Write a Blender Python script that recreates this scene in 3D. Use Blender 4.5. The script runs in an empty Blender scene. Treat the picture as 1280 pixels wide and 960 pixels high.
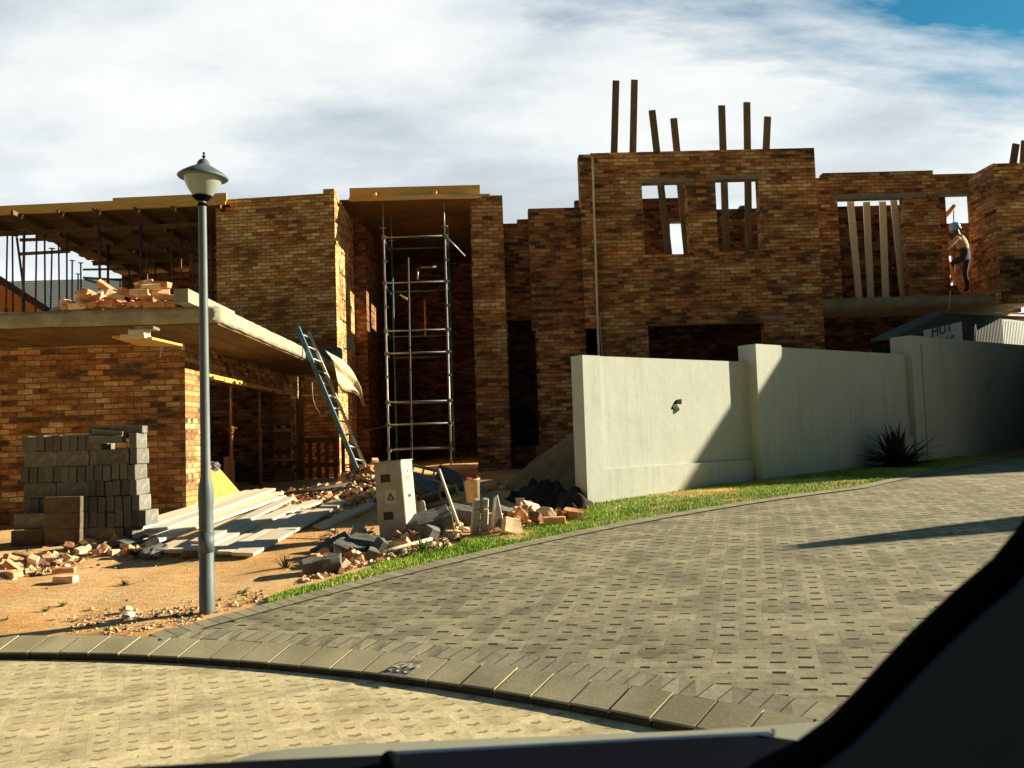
import bpy, bmesh, math, random
import numpy as np
from mathutils import Vector, Matrix, Euler, noise as mnoise
from mathutils.geometry import tessellate_polygon
rnd = random.Random(7)
S = bpy.context.scene
COL = S.collection
R = math.radians
# ------------------------------------------------------------------ camera
F = 1090.0
EYE = Vector((0, 0, 1.5))
YAW, PIT, ROL = R(1.58), R(3.45), R(1.9)
fw = Vector((math.sin(YAW)*math.cos(PIT), math.cos(YAW)*math.cos(PIT), math.sin(PIT)))
r0 = Vector((math.cos(YAW), -math.sin(YAW), 0))
u0 = r0.cross(fw)
cr = r0*math.cos(ROL) - u0*math.sin(ROL)
cu = u0*math.cos(ROL) + r0*math.sin(ROL)
def ray(x, y): return fw + cr*((x-640)/F) - cu*((y-480)/F)
def PY(x, y, Y): d = ray(x, y); return EYE + d*(Y/d.y)
def PX(x, y, X): d = ray(x, y); return EYE + d*(X/d.x)
def PZ(x, y, z): d = ray(x, y); return EYE + d*((z-EYE.z)/d.z)
def PP(x, y, p, n): d = ray(x, y); return EYE + d*((Vector(p)-EYE).dot(n)/d.dot(n))
cam = bpy.data.cameras.new('camera'); co = bpy.data.objects.new('camera', cam); COL.objects.link(co)
m = Matrix.Identity(4)
for i in range(3): m[i][0] = cr[i]; m[i][1] = cu[i]; m[i][2] = -fw[i]; m[i][3] = EYE[i]
co.matrix_world = m
cam.sensor_width = 36; cam.lens = F/1280*36; cam.clip_start = 0.05; cam.clip_end = 2000
cam.dof.use_dof = True; cam.dof.focus_distance = 15; cam.dof.aperture_fstop = cam.lens/3.2
S.camera = co
S.view_settings.view_transform = 'Standard'; S.view_settings.look = 'None'; S.view_settings.gamma = 1
S.view_settings.exposure = 1.36
# ------------------------------------------------------------------ node helpers
class N:
    def __init__(s, t, k): s.t = t; s.n = k
def nt(name):
    m = bpy.data.materials.new(name); m.use_nodes = True; return m, m.node_tree, m.node_tree.nodes['Principled BSDF']
def put(t, sock, v):
    if isinstance(v, bpy.types.NodeSocket): t.links.new(v, sock)
    elif isinstance(v, (tuple, list)) and len(v) == 3 and len(sock.default_value) == 4: sock.default_value = (*v, 1)
    else: sock.default_value = v
def mth(t, op, a, b=0.0, c=0.0):
    n = t.nodes.new('ShaderNodeMath'); n.operation = op
    put(t, n.inputs[0], a); put(t, n.inputs[1], b)
    if op in ('SMOOTHSTEP', 'MULTIPLY_ADD', 'COMPARE', 'WRAP', 'SMOOTH_MIN'): put(t, n.inputs[2], c)
    return n.outputs[0]
def mixc(t, f, a, b, mode='MIX'):
    n = t.nodes.new('ShaderNodeMix'); n.data_type = 'RGBA'; n.blend_type = mode
    put(t, n.inputs[0], f); put(t, n.inputs[6], a); put(t, n.inputs[7], b); return n.outputs[2]
def tcoord(t, which='Object'): return t.nodes.new('ShaderNodeTexCoord').outputs[which]
def mapping(t, v, sc=(1, 1, 1), rot=(0, 0, 0), loc=(0, 0, 0)):
    n = t.nodes.new('ShaderNodeMapping'); put(t, n.inputs[0], v)
    n.inputs['Scale'].default_value = sc; n.inputs['Rotation'].default_value = rot; n.inputs['Location'].default_value = loc
    return n.outputs[0]
def noi(t, v, scale, detail=4, rough=.6, out=0):
    n = t.nodes.new('ShaderNodeTexNoise'); put(t, n.inputs['Vector'], v)
    n.inputs['Scale'].default_value = scale; n.inputs['Detail'].default_value = detail; n.inputs['Roughness'].default_value = rough
    return n.outputs[out]
def ramp(t, f, stops, interp='LINEAR'):
    n = t.nodes.new('ShaderNodeValToRGB'); put(t, n.inputs[0], f); cr_ = n.color_ramp; cr_.interpolation = interp
    while len(cr_.elements) < len(stops): cr_.elements.new(.5)
    for e, (p, c) in zip(cr_.elements, stops):
        e.position = p; e.color = (c, c, c, 1) if isinstance(c, (int, float)) else (*c, 1)
    return n.outputs[0]
def bump(t, b, h, st=.5, dist=.01):
    n = t.nodes.new('ShaderNodeBump'); n.inputs['Strength'].default_value = st; n.inputs['Distance'].default_value = dist
    put(t, n.inputs['Height'], h); t.links.new(n.outputs[0], b.inputs['Normal'])
def mat(name, c1, c2=None, scale=6, rough=.8, bst=.3, bd=.01, metal=0, stretch=(1, 1, 1), var=.25, c3=None, spec=.3, bscale=None):
    m, t, b = nt(name)
    v = mapping(t, tcoord(t), stretch)
    c2 = c2 or tuple(x*.7 for x in c1)
    n = noi(t, v, scale, 6, .65)
    st = [(.35, c1), (.65, c2)]
    if c3: st = [(.3, c1), (.52, c2), (.72, c3)]
    c = ramp(t, n, st)
    if var:
        oi = t.nodes.new('ShaderNodeObjectInfo')
        k = mth(t, 'MULTIPLY_ADD', oi.outputs['Random'], 2*var, 1-var)
        cc = t.nodes.new('ShaderNodeCombineColor')
        for i in range(3): t.links.new(k, cc.inputs[i])
        c = mixc(t, 1.0, c, cc.outputs[0], 'MULTIPLY')
    put(t, b.inputs['Base Color'], c)
    put(t, b.inputs['Roughness'], rough); b.inputs['Metallic'].default_value = metal
    b.inputs['Specular IOR Level'].default_value = spec
    if bst: bump(t, b, noi(t, v, bscale or scale*3, 6, .7), bst, bd)
    return m
def brick_mat(name, dark=.0, tone=(1, 1, 1), patch=.5):
    m, t, b = nt(name)
    uv = tcoord(t, 'UV')
    # a little waviness so that the courses are not ruler-straight
    wob = noi(t, mapping(t, uv, (1, 1, 1)), 5, 2, .5, 1)
    vm = t.nodes.new('ShaderNodeVectorMath'); vm.operation = 'MULTIPLY_ADD'
    put(t, vm.inputs[0], wob); vm.inputs[1].default_value = (.02, .014, 0); put(t, vm.inputs[2], uv)
    v = vm.outputs[0]
    br = t.nodes.new('ShaderNodeTexBrick'); put(t, br.inputs['Vector'], v)
    br.offset = .5; br.squash = 1
    br.inputs['Scale'].default_value = 1
    br.inputs['Color1'].default_value = (0, 0, 0, 1); br.inputs['Color2'].default_value = (1, 1, 1, 1)
    br.inputs['Mortar'].default_value = (.5, .5, .5, 1)
    br.inputs['Mortar Size'].default_value = .0085; br.inputs['Mortar Smooth'].default_value = .15
    br.inputs['Bias'].default_value = 0
    br.inputs['Brick Width'].default_value = .232; br.inputs['Row Height'].default_value = .085
    big = noi(t, mapping(t, uv, (.5, 1.5, 1)), 1.4, 5, .7)
    med = noi(t, mapping(t, uv, (2.2, 9, 1)), 1.5, 4, .7)
    f = mth(t, 'ADD', mth(t, 'MULTIPLY_ADD', br.outputs['Color'], .72, .16), mth(t, 'MULTIPLY', mth(t, 'SUBTRACT', big, .5), 2.2*patch+.5))
    f = mth(t, 'ADD', f, mth(t, 'MULTIPLY', mth(t, 'SUBTRACT', med, .5), 1.3))
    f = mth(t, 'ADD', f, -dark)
    def T(c): return tuple(c[i]*tone[i] for i in range(3))
    c = ramp(t, f, [(.0, T((.085, .060, .045))), (.14, T((.17, .098, .058))), (.30, T((.33, .15, .066))), (.50, T((.47, .235, .095))),
                    (.70, T((.52, .32, .145))), (.88, T((.60, .43, .23))), (1.0, T((.68, .55, .35)))])
    fine = noi(t, uv, 38, 5, .75)
    wnb = t.nodes.new('ShaderNodeTexWhiteNoise'); wnb.noise_dimensions = '1D'; t.links.new(mth(t, 'MULTIPLY', br.outputs['Color'], 977.0), wnb.inputs['W'])
    c = mixc(t, .5, c, ramp(t, wnb.outputs['Value'], [(0, (.62, .52, .50)), (.3, (1.15, .85, .70)), (.6, (1.0, 1.0, .95)), (1, (1.35, 1.35, 1.3))]), 'MULTIPLY')
    c = mixc(t, .75, c, ramp(t, fine, [(.3, .35), (.7, 1.5)]), 'MULTIPLY')
    grime = noi(t, mapping(t, uv, (.6, 1.2, 1), (0, 0, 0), (4, 2, 0)), 1.1, 6, .75)
    c = mixc(t, .8, c, ramp(t, grime, [(.36, (.42, .42, .45)), (.50, (.9, .9, .9)), (.64, (1.2, 1.08, .95))]), 'MULTIPLY')
    # mortar: recessed, partly smeared over the faces
    mort = ramp(t, noi(t, uv, 9, 4, .7), [(.40, (.085, .068, .048)), (.58, (.19, .155, .11)), (.75, (.42, .35, .25))])
    mf = br.outputs['Fac']
    smear = ramp(t, noi(t, mapping(t, uv, (1, 2.2, 1)), 6.5, 6, .8), [(.59, 0), (.70, .8)])
    mf2 = mth(t, 'MAXIMUM', mth(t, 'MULTIPLY', mf, .85), smear)
    c = mixc(t, mf2, c, mort)
    put(t, b.inputs['Base Color'], c); b.inputs['Roughness'].default_value = .9; b.inputs['Specular IOR Level'].default_value = .15
    h = mth(t, 'ADD', mth(t, 'MULTIPLY', mf, -1.0), mth(t, 'MULTIPLY', fine, .55))
    h = mth(t, 'ADD', h, mth(t, 'MULTIPLY', br.outputs['Color'], .5))
    bump(t, b, h, .9, .012)
    return m
M = {}
M['brick'] = brick_mat('clay_brick', dark=-.14, tone=(1.46, 1.45, 1.26))
M['brick_dark'] = brick_mat('dark_clay_brick', dark=.16, tone=(.8, .72, .75))  # darker brick copy for recessed and inside walls, shade put into the colour
M['brick_mix'] = brick_mat('mixed_clay_brick', dark=.02, tone=(1.14, 1.14, 1.08), patch=.9)
M['brick_lit'] = brick_mat('sandy_clay_brick', dark=-.14, tone=(1.12, 1.1, 1.05), patch=.25)
M['concrete'] = mat('raw_concrete', (.46, .44, .34), (.30, .295, .22), 4, .9, .9, .03, c3=(.30, .27, .2), bscale=16, var=.08)
M['concrete_smooth'] = mat('lintel_concrete', (.32, .33, .27), (.22, .23, .19), 5, .9, .4, .01)
M['block'] = mat('cement_block', (.205, .205, .18), (.125, .13, .115), 7, .95, .6, .008, c3=(.30, .28, .23), bscale=60)
M['block_tan'] = mat('stained_cement_block', (.13, .105, .065), (.08, .065, .045), 7, .95, .6, .008, bscale=60)
M['loose_orange'] = mat('loose_brick_orange', (.74, .40, .20), (.62, .29, .14), 9, .9, .5, .006, c3=(.66, .42, .24), bscale=50)
M['loose_pale'] = mat('loose_brick_pale', (.82, .62, .40), (.70, .48, .29), 9, .9, .5, .006, bscale=50)
M['loose_brown'] = mat('loose_brick_brown', (.24, .12, .06), (.13, .07, .045), 9, .9, .5, .006, bscale=50)
M['plank_pale'] = mat('pale_timber', (.78, .70, .54), (.64, .56, .42), 3, .75, .3, .004, stretch=(1.2, 14, 14), var=.16)
M['plank_yellow'] = mat('yellow_timber', (.62, .38, .10), (.46, .25, .055), 3, .7, .3, .004, stretch=(1, 9, 9), var=.2)
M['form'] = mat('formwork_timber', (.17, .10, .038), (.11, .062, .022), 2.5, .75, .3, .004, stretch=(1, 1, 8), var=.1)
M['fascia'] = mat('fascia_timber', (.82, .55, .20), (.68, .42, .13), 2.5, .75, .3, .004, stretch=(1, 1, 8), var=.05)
M['plank_grey'] = mat('weathered_timber', (.20, .16, .10), (.12, .095, .06), 3, .85, .4, .005, stretch=(9, 9, .8), var=.2)
M['plank_dim'] = mat('dark_timber', (.12, .09, .055), (.065, .05, .03), 3, .85, .4, .005, stretch=(9, 9, .8), var=.3)
M['pallet'] = mat('pallet_timber', (.40, .20, .07), (.26, .12, .04), 4, .8, .4, .004, stretch=(8, 8, 1), var=.2)
M['steel'] = mat('galvanised_tube', (.36, .39, .39), (.22, .24, .23), 5, .45, .1, .002, metal=.5, stretch=(1, 1, .6), var=.1)
M['steel_blue'] = mat('blue_painted_tube', (.10, .22, .24), (.07, .13, .15), 5, .5, .1, .002, metal=.3, var=.2)
M['prop_red'] = mat('red_oxide_prop', (.23, .05, .035), (.12, .04, .03), 6, .7, .2, .002, var=.3)
M['prop_dark'] = mat('grimy_prop', (.075, .06, .06), (.035, .035, .04), 6, .7, .2, .002, var=.3)
M['prop_rust'] = mat('rusty_prop', (.50, .22, .07), (.35, .14, .05), 6, .75, .2, .002, var=.1)
M['prop_teal'] = mat('teal_prop', (.06, .14, .14), (.04, .07, .08), 6, .7, .2, .002, var=.2)
M['prop_pink'] = mat('splashed_prop', (.20, .15, .14), (.10, .07, .075), 9, .7, .2, .002, var=.2)
M['lamp_grey'] = mat('grey_painted_pole', (.10, .13, .145), (.075, .10, .11), 5, .6, .12, .002, metal=.1, var=0, spec=.5)
M['black'] = mat('black_rubber', (.006, .006, .009), (.005, .005, .007), 5, .8, 0, var=0, spec=0)
M['trim'] = mat('dark_trim', (.030, .046, .062), (.024, .038, .052), 3, .8, 0, var=0, spec=0)
M['dash'] = mat('dark_dashboard', (.006, .007, .011), (.005, .006, .009), 30, .9, 0, var=0, spec=0)
M['bonnet'] = mat('grey_bonnet_paint', (.23, .235, .17), (.20, .21, .15), 3, .6, 0, metal=.0, var=0, spec=.5)
M['bonnet_blue'] = mat('blue_edge_trim', (.02, .045, .10), (.015, .03, .07), 3, .7, 0, var=0, spec=.1)
M['kiosk'] = mat('kiosk_paint', (.50, .50, .44), (.40, .39, .31), 5, .6, .15, .003, var=0, c3=(.34, .31, .22))
M['hole'] = mat('black_opening', (.010, .010, .010), None, 3, .9, 0, var=0)
M['cloth'] = mat('cement_sacking', (.72, .62, .40), (.60, .50, .30), 8, .9, .5, .01, var=0)
M['bucket'] = mat('cream_plastic', (.60, .54, .32), (.45, .34, .18), 6, .5, .1, .002, var=0)
M['red_cloth'] = mat('red_cloth', (.60, .06, .03), (.4, .04, .02), 12, .8, .3, .004, var=0)
M['tarp'] = mat('black_plastic', (.013, .011, .009), (.022, .018, .014), 6, .95, .6, .01, var=0, spec=.5)
M['wallpaint'] = mat('pale_green_plaster', (.57, .62, .53), (.63, .68, .58), .9, .85, .35, .005, var=0, bscale=30, c3=(.60, .64, .54))
def plaster():
    m, t, b = nt('grey_green_plaster'); v = tcoord(t)
    a = noi(t, v, 1.1, 6, .7); st = noi(t, mapping(t, v, (5, 5, .35)), 1.6, 5, .7); sp = noi(t, v, 14, 5, .8)
    c = ramp(t, a, [(.35, (.44, .48, .445)), (.65, (.495, .535, .485))])
    c = mixc(t, 1.0, c, ramp(t, st, [(.30, .86), (.45, 1.0), (.70, 1.03)]), 'MULTIPLY')
    c = mixc(t, 1.0, c, ramp(t, sp, [(.25, .80), (.40, 1.0), (.75, 1.05)]), 'MULTIPLY')
    put(t, b.inputs['Base Color'], c); b.inputs['Roughness'].default_value = .88; b.inputs['Specular IOR Level'].default_value = .15
    bump(t, b, mth(t, 'ADD', mth(t, 'MULTIPLY', noi(t, v, 3.5, 4, .6), 1.5), mth(t, 'MULTIPLY', noi(t, v, 40, 5, .7), .25)), .35, .012)
    return m
M['wallpaint'] = plaster()
M['dust'] = mat('brick_dust', (.82, .60, .36), (.70, .48, .27), 9, .95, .5, .006, bscale=50)
M['shed_dark'] = mat('grey_green_sheeting', (.10, .135, .14), (.08, .11, .115), 3, .6, .1, .002, var=0)
M['shed_white'] = mat('white_sheeting', (.50, .54, .54), (.42, .46, .46), 3, .5, .1, .002, var=0)
M['sign_white'] = mat('white_sign', (.80, .86, .86), (.74, .80, .80), 5, .6, 0, var=0)
M['sign_blue'] = mat('blue_lettering', (.05, .16, .28), (.04, .12, .22), 5, .6, 0, var=0)
M['sand_dark'] = mat('plaster_sand', (.26, .19, .09), (.18, .13, .06), 5, .95, .8, .03, var=0, bscale=22)
M['orange_wall'] = mat('orange_plaster', (.60, .22, .07), (.54, .19, .06), 2, .85, .2, .004, var=0)
M['white_plastic'] = mat('white_plastic_item', (.6, .6, .58), None, 6, .5, .1, .002, var=0)
M['blue_metal'] = mat('blue_ladder_paint', (.10, .25, .36), (.07, .16, .22), 9, .5, .2, .003, metal=.2, var=0, c3=(.28, .34, .32))
M['alu'] = mat('aluminium', (.62, .66, .60), (.45, .48, .42), 7, .4, .1, .002, metal=.5, var=0)
M['leaf'] = mat('leaf_green', (.10, .19, .04), (.05, .11, .02), 5, .6, 0, var=.2)
M['flax'] = mat('purple_flax_leaf', (.055, .022, .03), (.03, .014, .02), 5, .5, 0, var=0)
# ------------------------------------------------------------------ object helpers
def tag(o, label=None, cat=None, group=None, kind=None):
    if label: o['label'] = label
    if cat: o['category'] = cat
    if group: o['group'] = group
    if kind: o['kind'] = kind
    return o
def empty(name, loc=(0, 0, 0), rot=(0, 0, 0), label=None, cat=None, group=None):
    o = bpy.data.objects.new(name, None); COL.objects.link(o); o.location = loc; o.rotation_euler = rot
    o.empty_display_size = .1
    return tag(o, label, cat, group)
class MB:
    def __init__(s): s.v = []; s.f = []; s.uv = []; s.mi = []; s.sm = []
    def face(s, pts, uv=None, mi=0, smooth=False):
        i = len(s.v); s.v += [tuple(p) for p in pts]; s.f.append(tuple(range(i, i+len(pts))))
        s.uv += uv if uv else [(p[0]+p[1], p[2]) for p in pts]; s.mi.append(mi); s.sm.append(smooth)
    def quadbox(s, c, mi=0):   # 8 corners: 0-3 bottom ccw, 4-7 top ccw
        for q in ((0, 3, 2, 1), (4, 5, 6, 7), (0, 1, 5, 4), (1, 2, 6, 5), (2, 3, 7, 6), (3, 0, 4, 7)):
            P = [Vector(c[k]) for k in q]; n = (P[1]-P[0]).cross(P[2]-P[0])
            if abs(n.z) > max(abs(n.x), abs(n.y)): uv = [(p.x, p.y) for p in P]
            elif abs(n.x) > abs(n.y): uv = [(p.y, p.z) for p in P]
            else: uv = [(p.x, p.z) for p in P]
            s.face(P, uv, mi)
    def box(s, a, b, mi=0):
        (x0, y0, z0), (x1, y1, z1) = a, b
        x0, x1 = min(x0, x1), max(x0, x1); y0, y1 = min(y0, y1), max(y0, y1); z0, z1 = min(z0, z1), max(z0, z1)
        s.quadbox([(x0, y0, z0), (x1, y0, z0), (x1, y1, z0), (x0, y1, z0), (x0, y0, z1), (x1, y0, z1), (x1, y1, z1), (x0, y1, z1)], mi)
    def obox(s, o, u, n, w, d, h, mi=0, up=Vector((0, 0, 1))):  # oriented box from corner o
        o = Vector(o); u = Vector(u)*w; n = Vector(n)*d; z = up*h
        s.quadbox([o, o+u, o+u+n, o+n, o+z, o+u+z, o+u+n+z, o+n+z], mi)
    def tube(s, a, b, r, seg=8, r2=None, mi=0, caps=True):
        a = Vector(a); b = Vector(b); r2 = r if r2 is None else r2
        d = (b-a).normalized(); p = d.orthogonal().normalized(); q = d.cross(p)
        A = [a+(p*math.cos(2*math.pi*k/seg)+q*math.sin(2*math.pi*k/seg))*r for k in range(seg)]
        B = [b+(p*math.cos(2*math.pi*k/seg)+q*math.sin(2*math.pi*k/seg))*r2 for k in range(seg)]
        for k in range(seg):
            j = (k+1) % seg; s.face([A[k], A[j], B[j], B[k]], None, mi, True)
        if caps: s.face(A[::-1], None, mi); s.face(B, None, mi)
    def beam(s, a, b, w, h, side=None, mi=0):  # rectangular bar between two points
        a = Vector(a); b = Vector(b); d = (b-a).normalized()
        side = Vector(side) if side else Vector((0, 0, 1)).cross(d)
        side = (side - d*side.dot(d)).normalized(); up = d.cross(side).normalized()
        o = [a-side*w/2-up*h/2, a+side*w/2-up*h/2, a+side*w/2+up*h/2, a-side*w/2+up*h/2]
        e = [p+(b-a) for p in o]
        L = (b-a).length
        for q in ((0, 1, 2, 3),): s.face([o[k] for k in q][::-1], [(0, 0)]*4, mi); s.face([e[k] for k in q], [(0, 0)]*4, mi)
        for k in range(4):
            j = (k+1) % 4; s.face([o[k], o[j], e[j], e[k]], [(0, 0), (.1, 0), (.1, L), (0, L)], mi)
    def lathe(s, prof, seg=24, c=(0, 0, 0), mi=0):
        c = Vector(c)
        rings = [[c+Vector((r*math.cos(2*math.pi*k/seg), r*math.sin(2*math.pi*k/seg), z)) for k in range(seg)] for r, z in prof]
        for A, B in zip(rings, rings[1:]):
            for k in range(seg):
                j = (k+1) % seg; s.face([A[k], A[j], B[j], B[k]], None, mi, True)
    def path(s, pts, r, seg=6, mi=0):
        for a, b in zip(pts, pts[1:]): s.tube(a, b, r, seg, mi=mi)
    def build(s, name, mats, parent=None, merge=True, local=None):
        me = bpy.data.meshes.new(name)
        V = s.v
        if local is not None: V = [tuple(Vector(p)-Vector(local)) for p in V]
        me.from_pydata(V, [], s.f)
        ul = me.uv_layers.new(name='UVMap'); ul.data.foreach_set('uv', [x for p in s.uv for x in p])
        mats = mats if isinstance(mats, (list, tuple)) else [mats]
        for k in mats: me.materials.append(M[k] if isinstance(k, str) else k)
        me.polygons.foreach_set('material_index', s.mi); me.polygons.foreach_set('use_smooth', s.sm)
        if merge:
            bm = bmesh.new(); bm.from_mesh(me); bmesh.ops.remove_doubles(bm, verts=bm.verts, dist=1e-5)
            bm.to_mesh(me); bm.free()
        me.update()
        o = bpy.data.objects.new(name, me); COL.objects.link(o)
        if parent is not None: o.parent = parent
        if local is not None: o.location = local
        return o
def bevel(o, w=.004, seg=1):
    bm = bmesh.new(); bm.from_mesh(o.data)
    bmesh.ops.bevel(bm, geom=bm.edges[:], offset=w, segments=seg, affect='EDGES', profile=.6)
    bm.to_mesh(o.data); bm.free(); return o
def dup(o, loc=None, rot=None, sc=None, label=None, group=None, matl=None, name=None):
    c = o.copy(); COL.objects.link(c)
    if loc is not None: c.location = loc
    if rot is not None: c.rotation_euler = rot
    if sc is not None: c.scale = sc
    if label: c['label'] = label
    if group: c['group'] = group
    for ch in list(o.children):
        d = ch.copy(); COL.objects.link(d); d.parent = c
        for g in ch.children:
            e = g.copy(); COL.objects.link(e); e.parent = d
    return c
# masonry wall from rectangles: solids minus holes, in wall coordinates (u along, z up), with thickness
def masonry(mb, O, u, n, thick, solids, holes=(), mi=0, uoff=0.0):
    O = Vector(O); u = Vector(u).normalized(); n = Vector(n).normalized()
    us = sorted({round(q, 4) for s_ in list(solids)+list(holes) for q in (s_[0], s_[1])})
    zs = sorted({round(q, 4) for s_ in list(solids)+list(holes) for q in (s_[2], s_[3])})
    def inn(a, z, r): return r[0] < a < r[1] and r[2] < z < r[3]
    G = [[any(inn((us[i]+us[i+1])/2, (zs[j]+zs[j+1])/2, r) for r in solids) and not any(inn((us[i]+us[i+1])/2, (zs[j]+zs[j+1])/2, r) for r in holes)
          for j in range(len(zs)-1)] for i in range(len(us)-1)]
    def P(a, z, t): return O+u*a+n*t+Vector((0, 0, z-O.z))
    def g(i, j): return 0 <= i < len(us)-1 and 0 <= j < len(zs)-1 and G[i][j]
    for i in range(len(us)-1):
        for j in range(len(zs)-1):
            if not G[i][j]: continue
            a, b, c, d = us[i], us[i+1], zs[j], zs[j+1]
            mb.face([P(a, c, 0), P(b, c, 0), P(b, d, 0), P(a, d, 0)], [(a+uoff, c), (b+uoff, c), (b+uoff, d), (a+uoff, d)], mi)
            mb.face([P(b, c, thick), P(a, c, thick), P(a, d, thick), P(b, d, thick)], [(b, c), (a, c), (a, d), (b, d)], mi)
            if not g(i-1, j): mb.face([P(a, c, thick), P(a, c, 0), P(a, d, 0), P(a, d, thick)], [(thick, c), (0, c), (0, d), (thick, d)], mi)
            if not g(i+1, j): mb.face([P(b, c, 0), P(b, c, thick), P(b, d, thick), P(b, d, 0)], [(0, c), (thick, c), (thick, d), (0, d)], mi)
            if not g(i, j-1): mb.face([P(a, c, thick), P(b, c, thick), P(b, c, 0), P(a, c, 0)], [(a, 0), (b, 0), (b, thick), (a, thick)], mi)
            if not g(i, j+1): mb.face([P(a, d, 0), P(b, d, 0), P(b, d, thick), P(a, d, thick)], [(a, .09), (b, .09), (b, .09+thick), (a, .09+thick)], mi)
def ragged(u0, u1, ztop, n=None, amp=2):   # uneven last courses along a wall top
    out = []; a = u0
    while a < u1-.05:
        w = rnd.choice([.23, .46, .46, .69, .92]); b = min(a+w, u1)
        k = rnd.choice([0, 0, 0, 1, 1, 2][:3+amp])
        if k: out.append((a, b, ztop-.002, ztop+.028*k))
        a = b
    return out
# ------------------------------------------------------------------ terrain
kin_px = [(0, 819), (75, 821), (160, 825), (280, 833), (370, 840), (480, 852), (612, 871), (691, 889), (783, 907)]
kout_px = [(0, 797), (185, 799), (380, 807), (510, 821), (577, 829), (654, 839), (740, 851), (834, 868), (950, 888), (1022, 904)]
KIN = [PZ(x, y, 0.0) for x, y in kin_px]; KOUT = [PZ(x, y, .098) for x, y in kout_px]
def smoothpoly(pts, ext0, ext1, deg=3):
    xs = np.array([p.x for p in pts]); ys = np.array([p.y for p in pts])
    c = np.polyfit(xs, ys, deg)
    X = np.linspace(xs[0], xs[-1], 40); Y = np.polyval(c, X)
    s0 = np.polyval(np.polyder(c), xs[0]); s1 = np.polyval(np.polyder(c), xs[-1])
    A = [(xs[0]-k*1.0, Y[0]-s0*k*1.0) for k in range(ext0, 0, -1)]
    B = [(xs[-1]+k*1.0, Y[-1]+s1*k*1.0) for k in range(1, ext1+1)]
    return np.array(A+list(zip(X, Y))+B)
kout = smoothpoly(KOUT, 14, 14)
def offset_poly(P, w):   # towards the road (-Y side)
    T = np.gradient(P, axis=0); T /= np.linalg.norm(T, axis=1)[:, None]
    Nn = np.stack([T[:, 1], -T[:, 0]], 1)
    return P+Nn*w
kw = float(np.median([min(np.hypot(kout[:, 0]-p.x, kout[:, 1]-p.y)) for p in KIN]))
print('kerb width', kw)
kin = offset_poly(kout, kw)
def kerb_d(X, Y):
    X = np.atleast_1d(np.asarray(X, float)); Y = np.atleast_1d(np.asarray(Y, float))
    best = np.full(X.shape, 1e9); sg = np.ones(X.shape)
    for (x0, y0), (x1, y1) in zip(kout[:-1], kout[1:]):
        dx, dy = x1-x0, y1-y0; L = dx*dx+dy*dy
        t = np.clip(((X-x0)*dx+(Y-y0)*dy)/L, 0, 1)
        d = np.hypot(X-x0-t*dx, Y-y0-t*dy); c = dx*(Y-y0)-dy*(X-x0)
        k = d < best; best = np.where(k, d, best); sg = np.where(k, np.sign(c), sg)
    return best*sg
BUMPS = [(-1.95, 16.5, .46, .95, 1.1), (-1.2, 14.2, .34, .8, 1.3), (-.5, 12.6, .22, .8, .9), (-3.2, 15.3, .10, 1.2, 1.5), (-6.6, 10.0, .16, .8, .5)]
def hbase(X, Y):
    d = kerb_d(X, Y); X = np.atleast_1d(np.asarray(X, float)); Y = np.atleast_1d(np.asarray(Y, float))
    k = .82-.16/(1+np.exp((X+2.6)*1.5))
    h = .098+k*(1-np.exp(-np.maximum(d, 0)/8))
    h = np.where(Y > 22, h, h)
    return np.where(d < -.1, -.12, np.where(d < 0, .08+d*.5, h))
def hfull(X, Y):
    h = hbase(X, Y)
    X = np.atleast_1d(np.asarray(X, float)); Y = np.atleast_1d(np.asarray(Y, float))
    for bx, by, a, sx, sy in BUMPS: h = h+a*np.exp(-((X-bx)/sx)**2-((Y-by)/sy)**2)
    return h
_gx = np.arange(-26, 26.01, .08); _gy = np.arange(1, 44.01, .08)
_X, _Y = np.meshgrid(_gx, _gy); _HB = hbase(_X.ravel(), _Y.ravel()).reshape(_X.shape); _HF = hfull(_X.ravel(), _Y.ravel()).reshape(_X.shape)
_HBl, _HFl = _HB.tolist(), _HF.tolist()
def hz(x, y, full=True):
    H = _HFl if full else _HBl
    i = min(max((x+26)/.08, 0), len(_gx)-2); j = min(max((y-1)/.08, 0), len(_gy)-2); i0, j0 = int(i), int(j); a, b_ = min(i-i0, 1), min(j-j0, 1)
    return (H[j0][i0]*(1-a)+H[j0][i0+1]*a)*(1-b_)+(H[j0+1][i0]*(1-a)+H[j0+1][i0+1]*a)*b_
def GP(x, y, full=False):      # pixel -> point on the ground
    d = ray(x, y); lo, hi = 2.0, 60.0
    t = lo
    while t < hi:
        p = EYE+d*(t/d.y)
        if p.z < hz(p.x, p.y, full): break
        t += .25
    lo = t-.25; hi = t
    for _ in range(18):
        t = (lo+hi)/2; p = EYE+d*(t/d.y)
        if p.z < hz(p.x, p.y, full): hi = t
        else: lo = t
    return EYE+d*(hi/d.y)
def on_ground(x, y, dz=0): return Vector((x, y, hz(x, y)+dz))
# paving left edge
edge_px = [(185, 798), (250, 777), (340, 754), (450, 727), (560, 701), (650, 679), (760, 656), (850, 641), (960, 625), (1063, 610)]
EDGE = [GP(x, y) for x, y in edge_px]
ye = np.array([p.y for p in EDGE]); xe = np.array([p.x for p in EDGE])
c_e = np.polyfit(xe, ye, 2)
ex = np.linspace(xe[0], xe[-1], 60); ey = np.polyval(c_e, ex)
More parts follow.
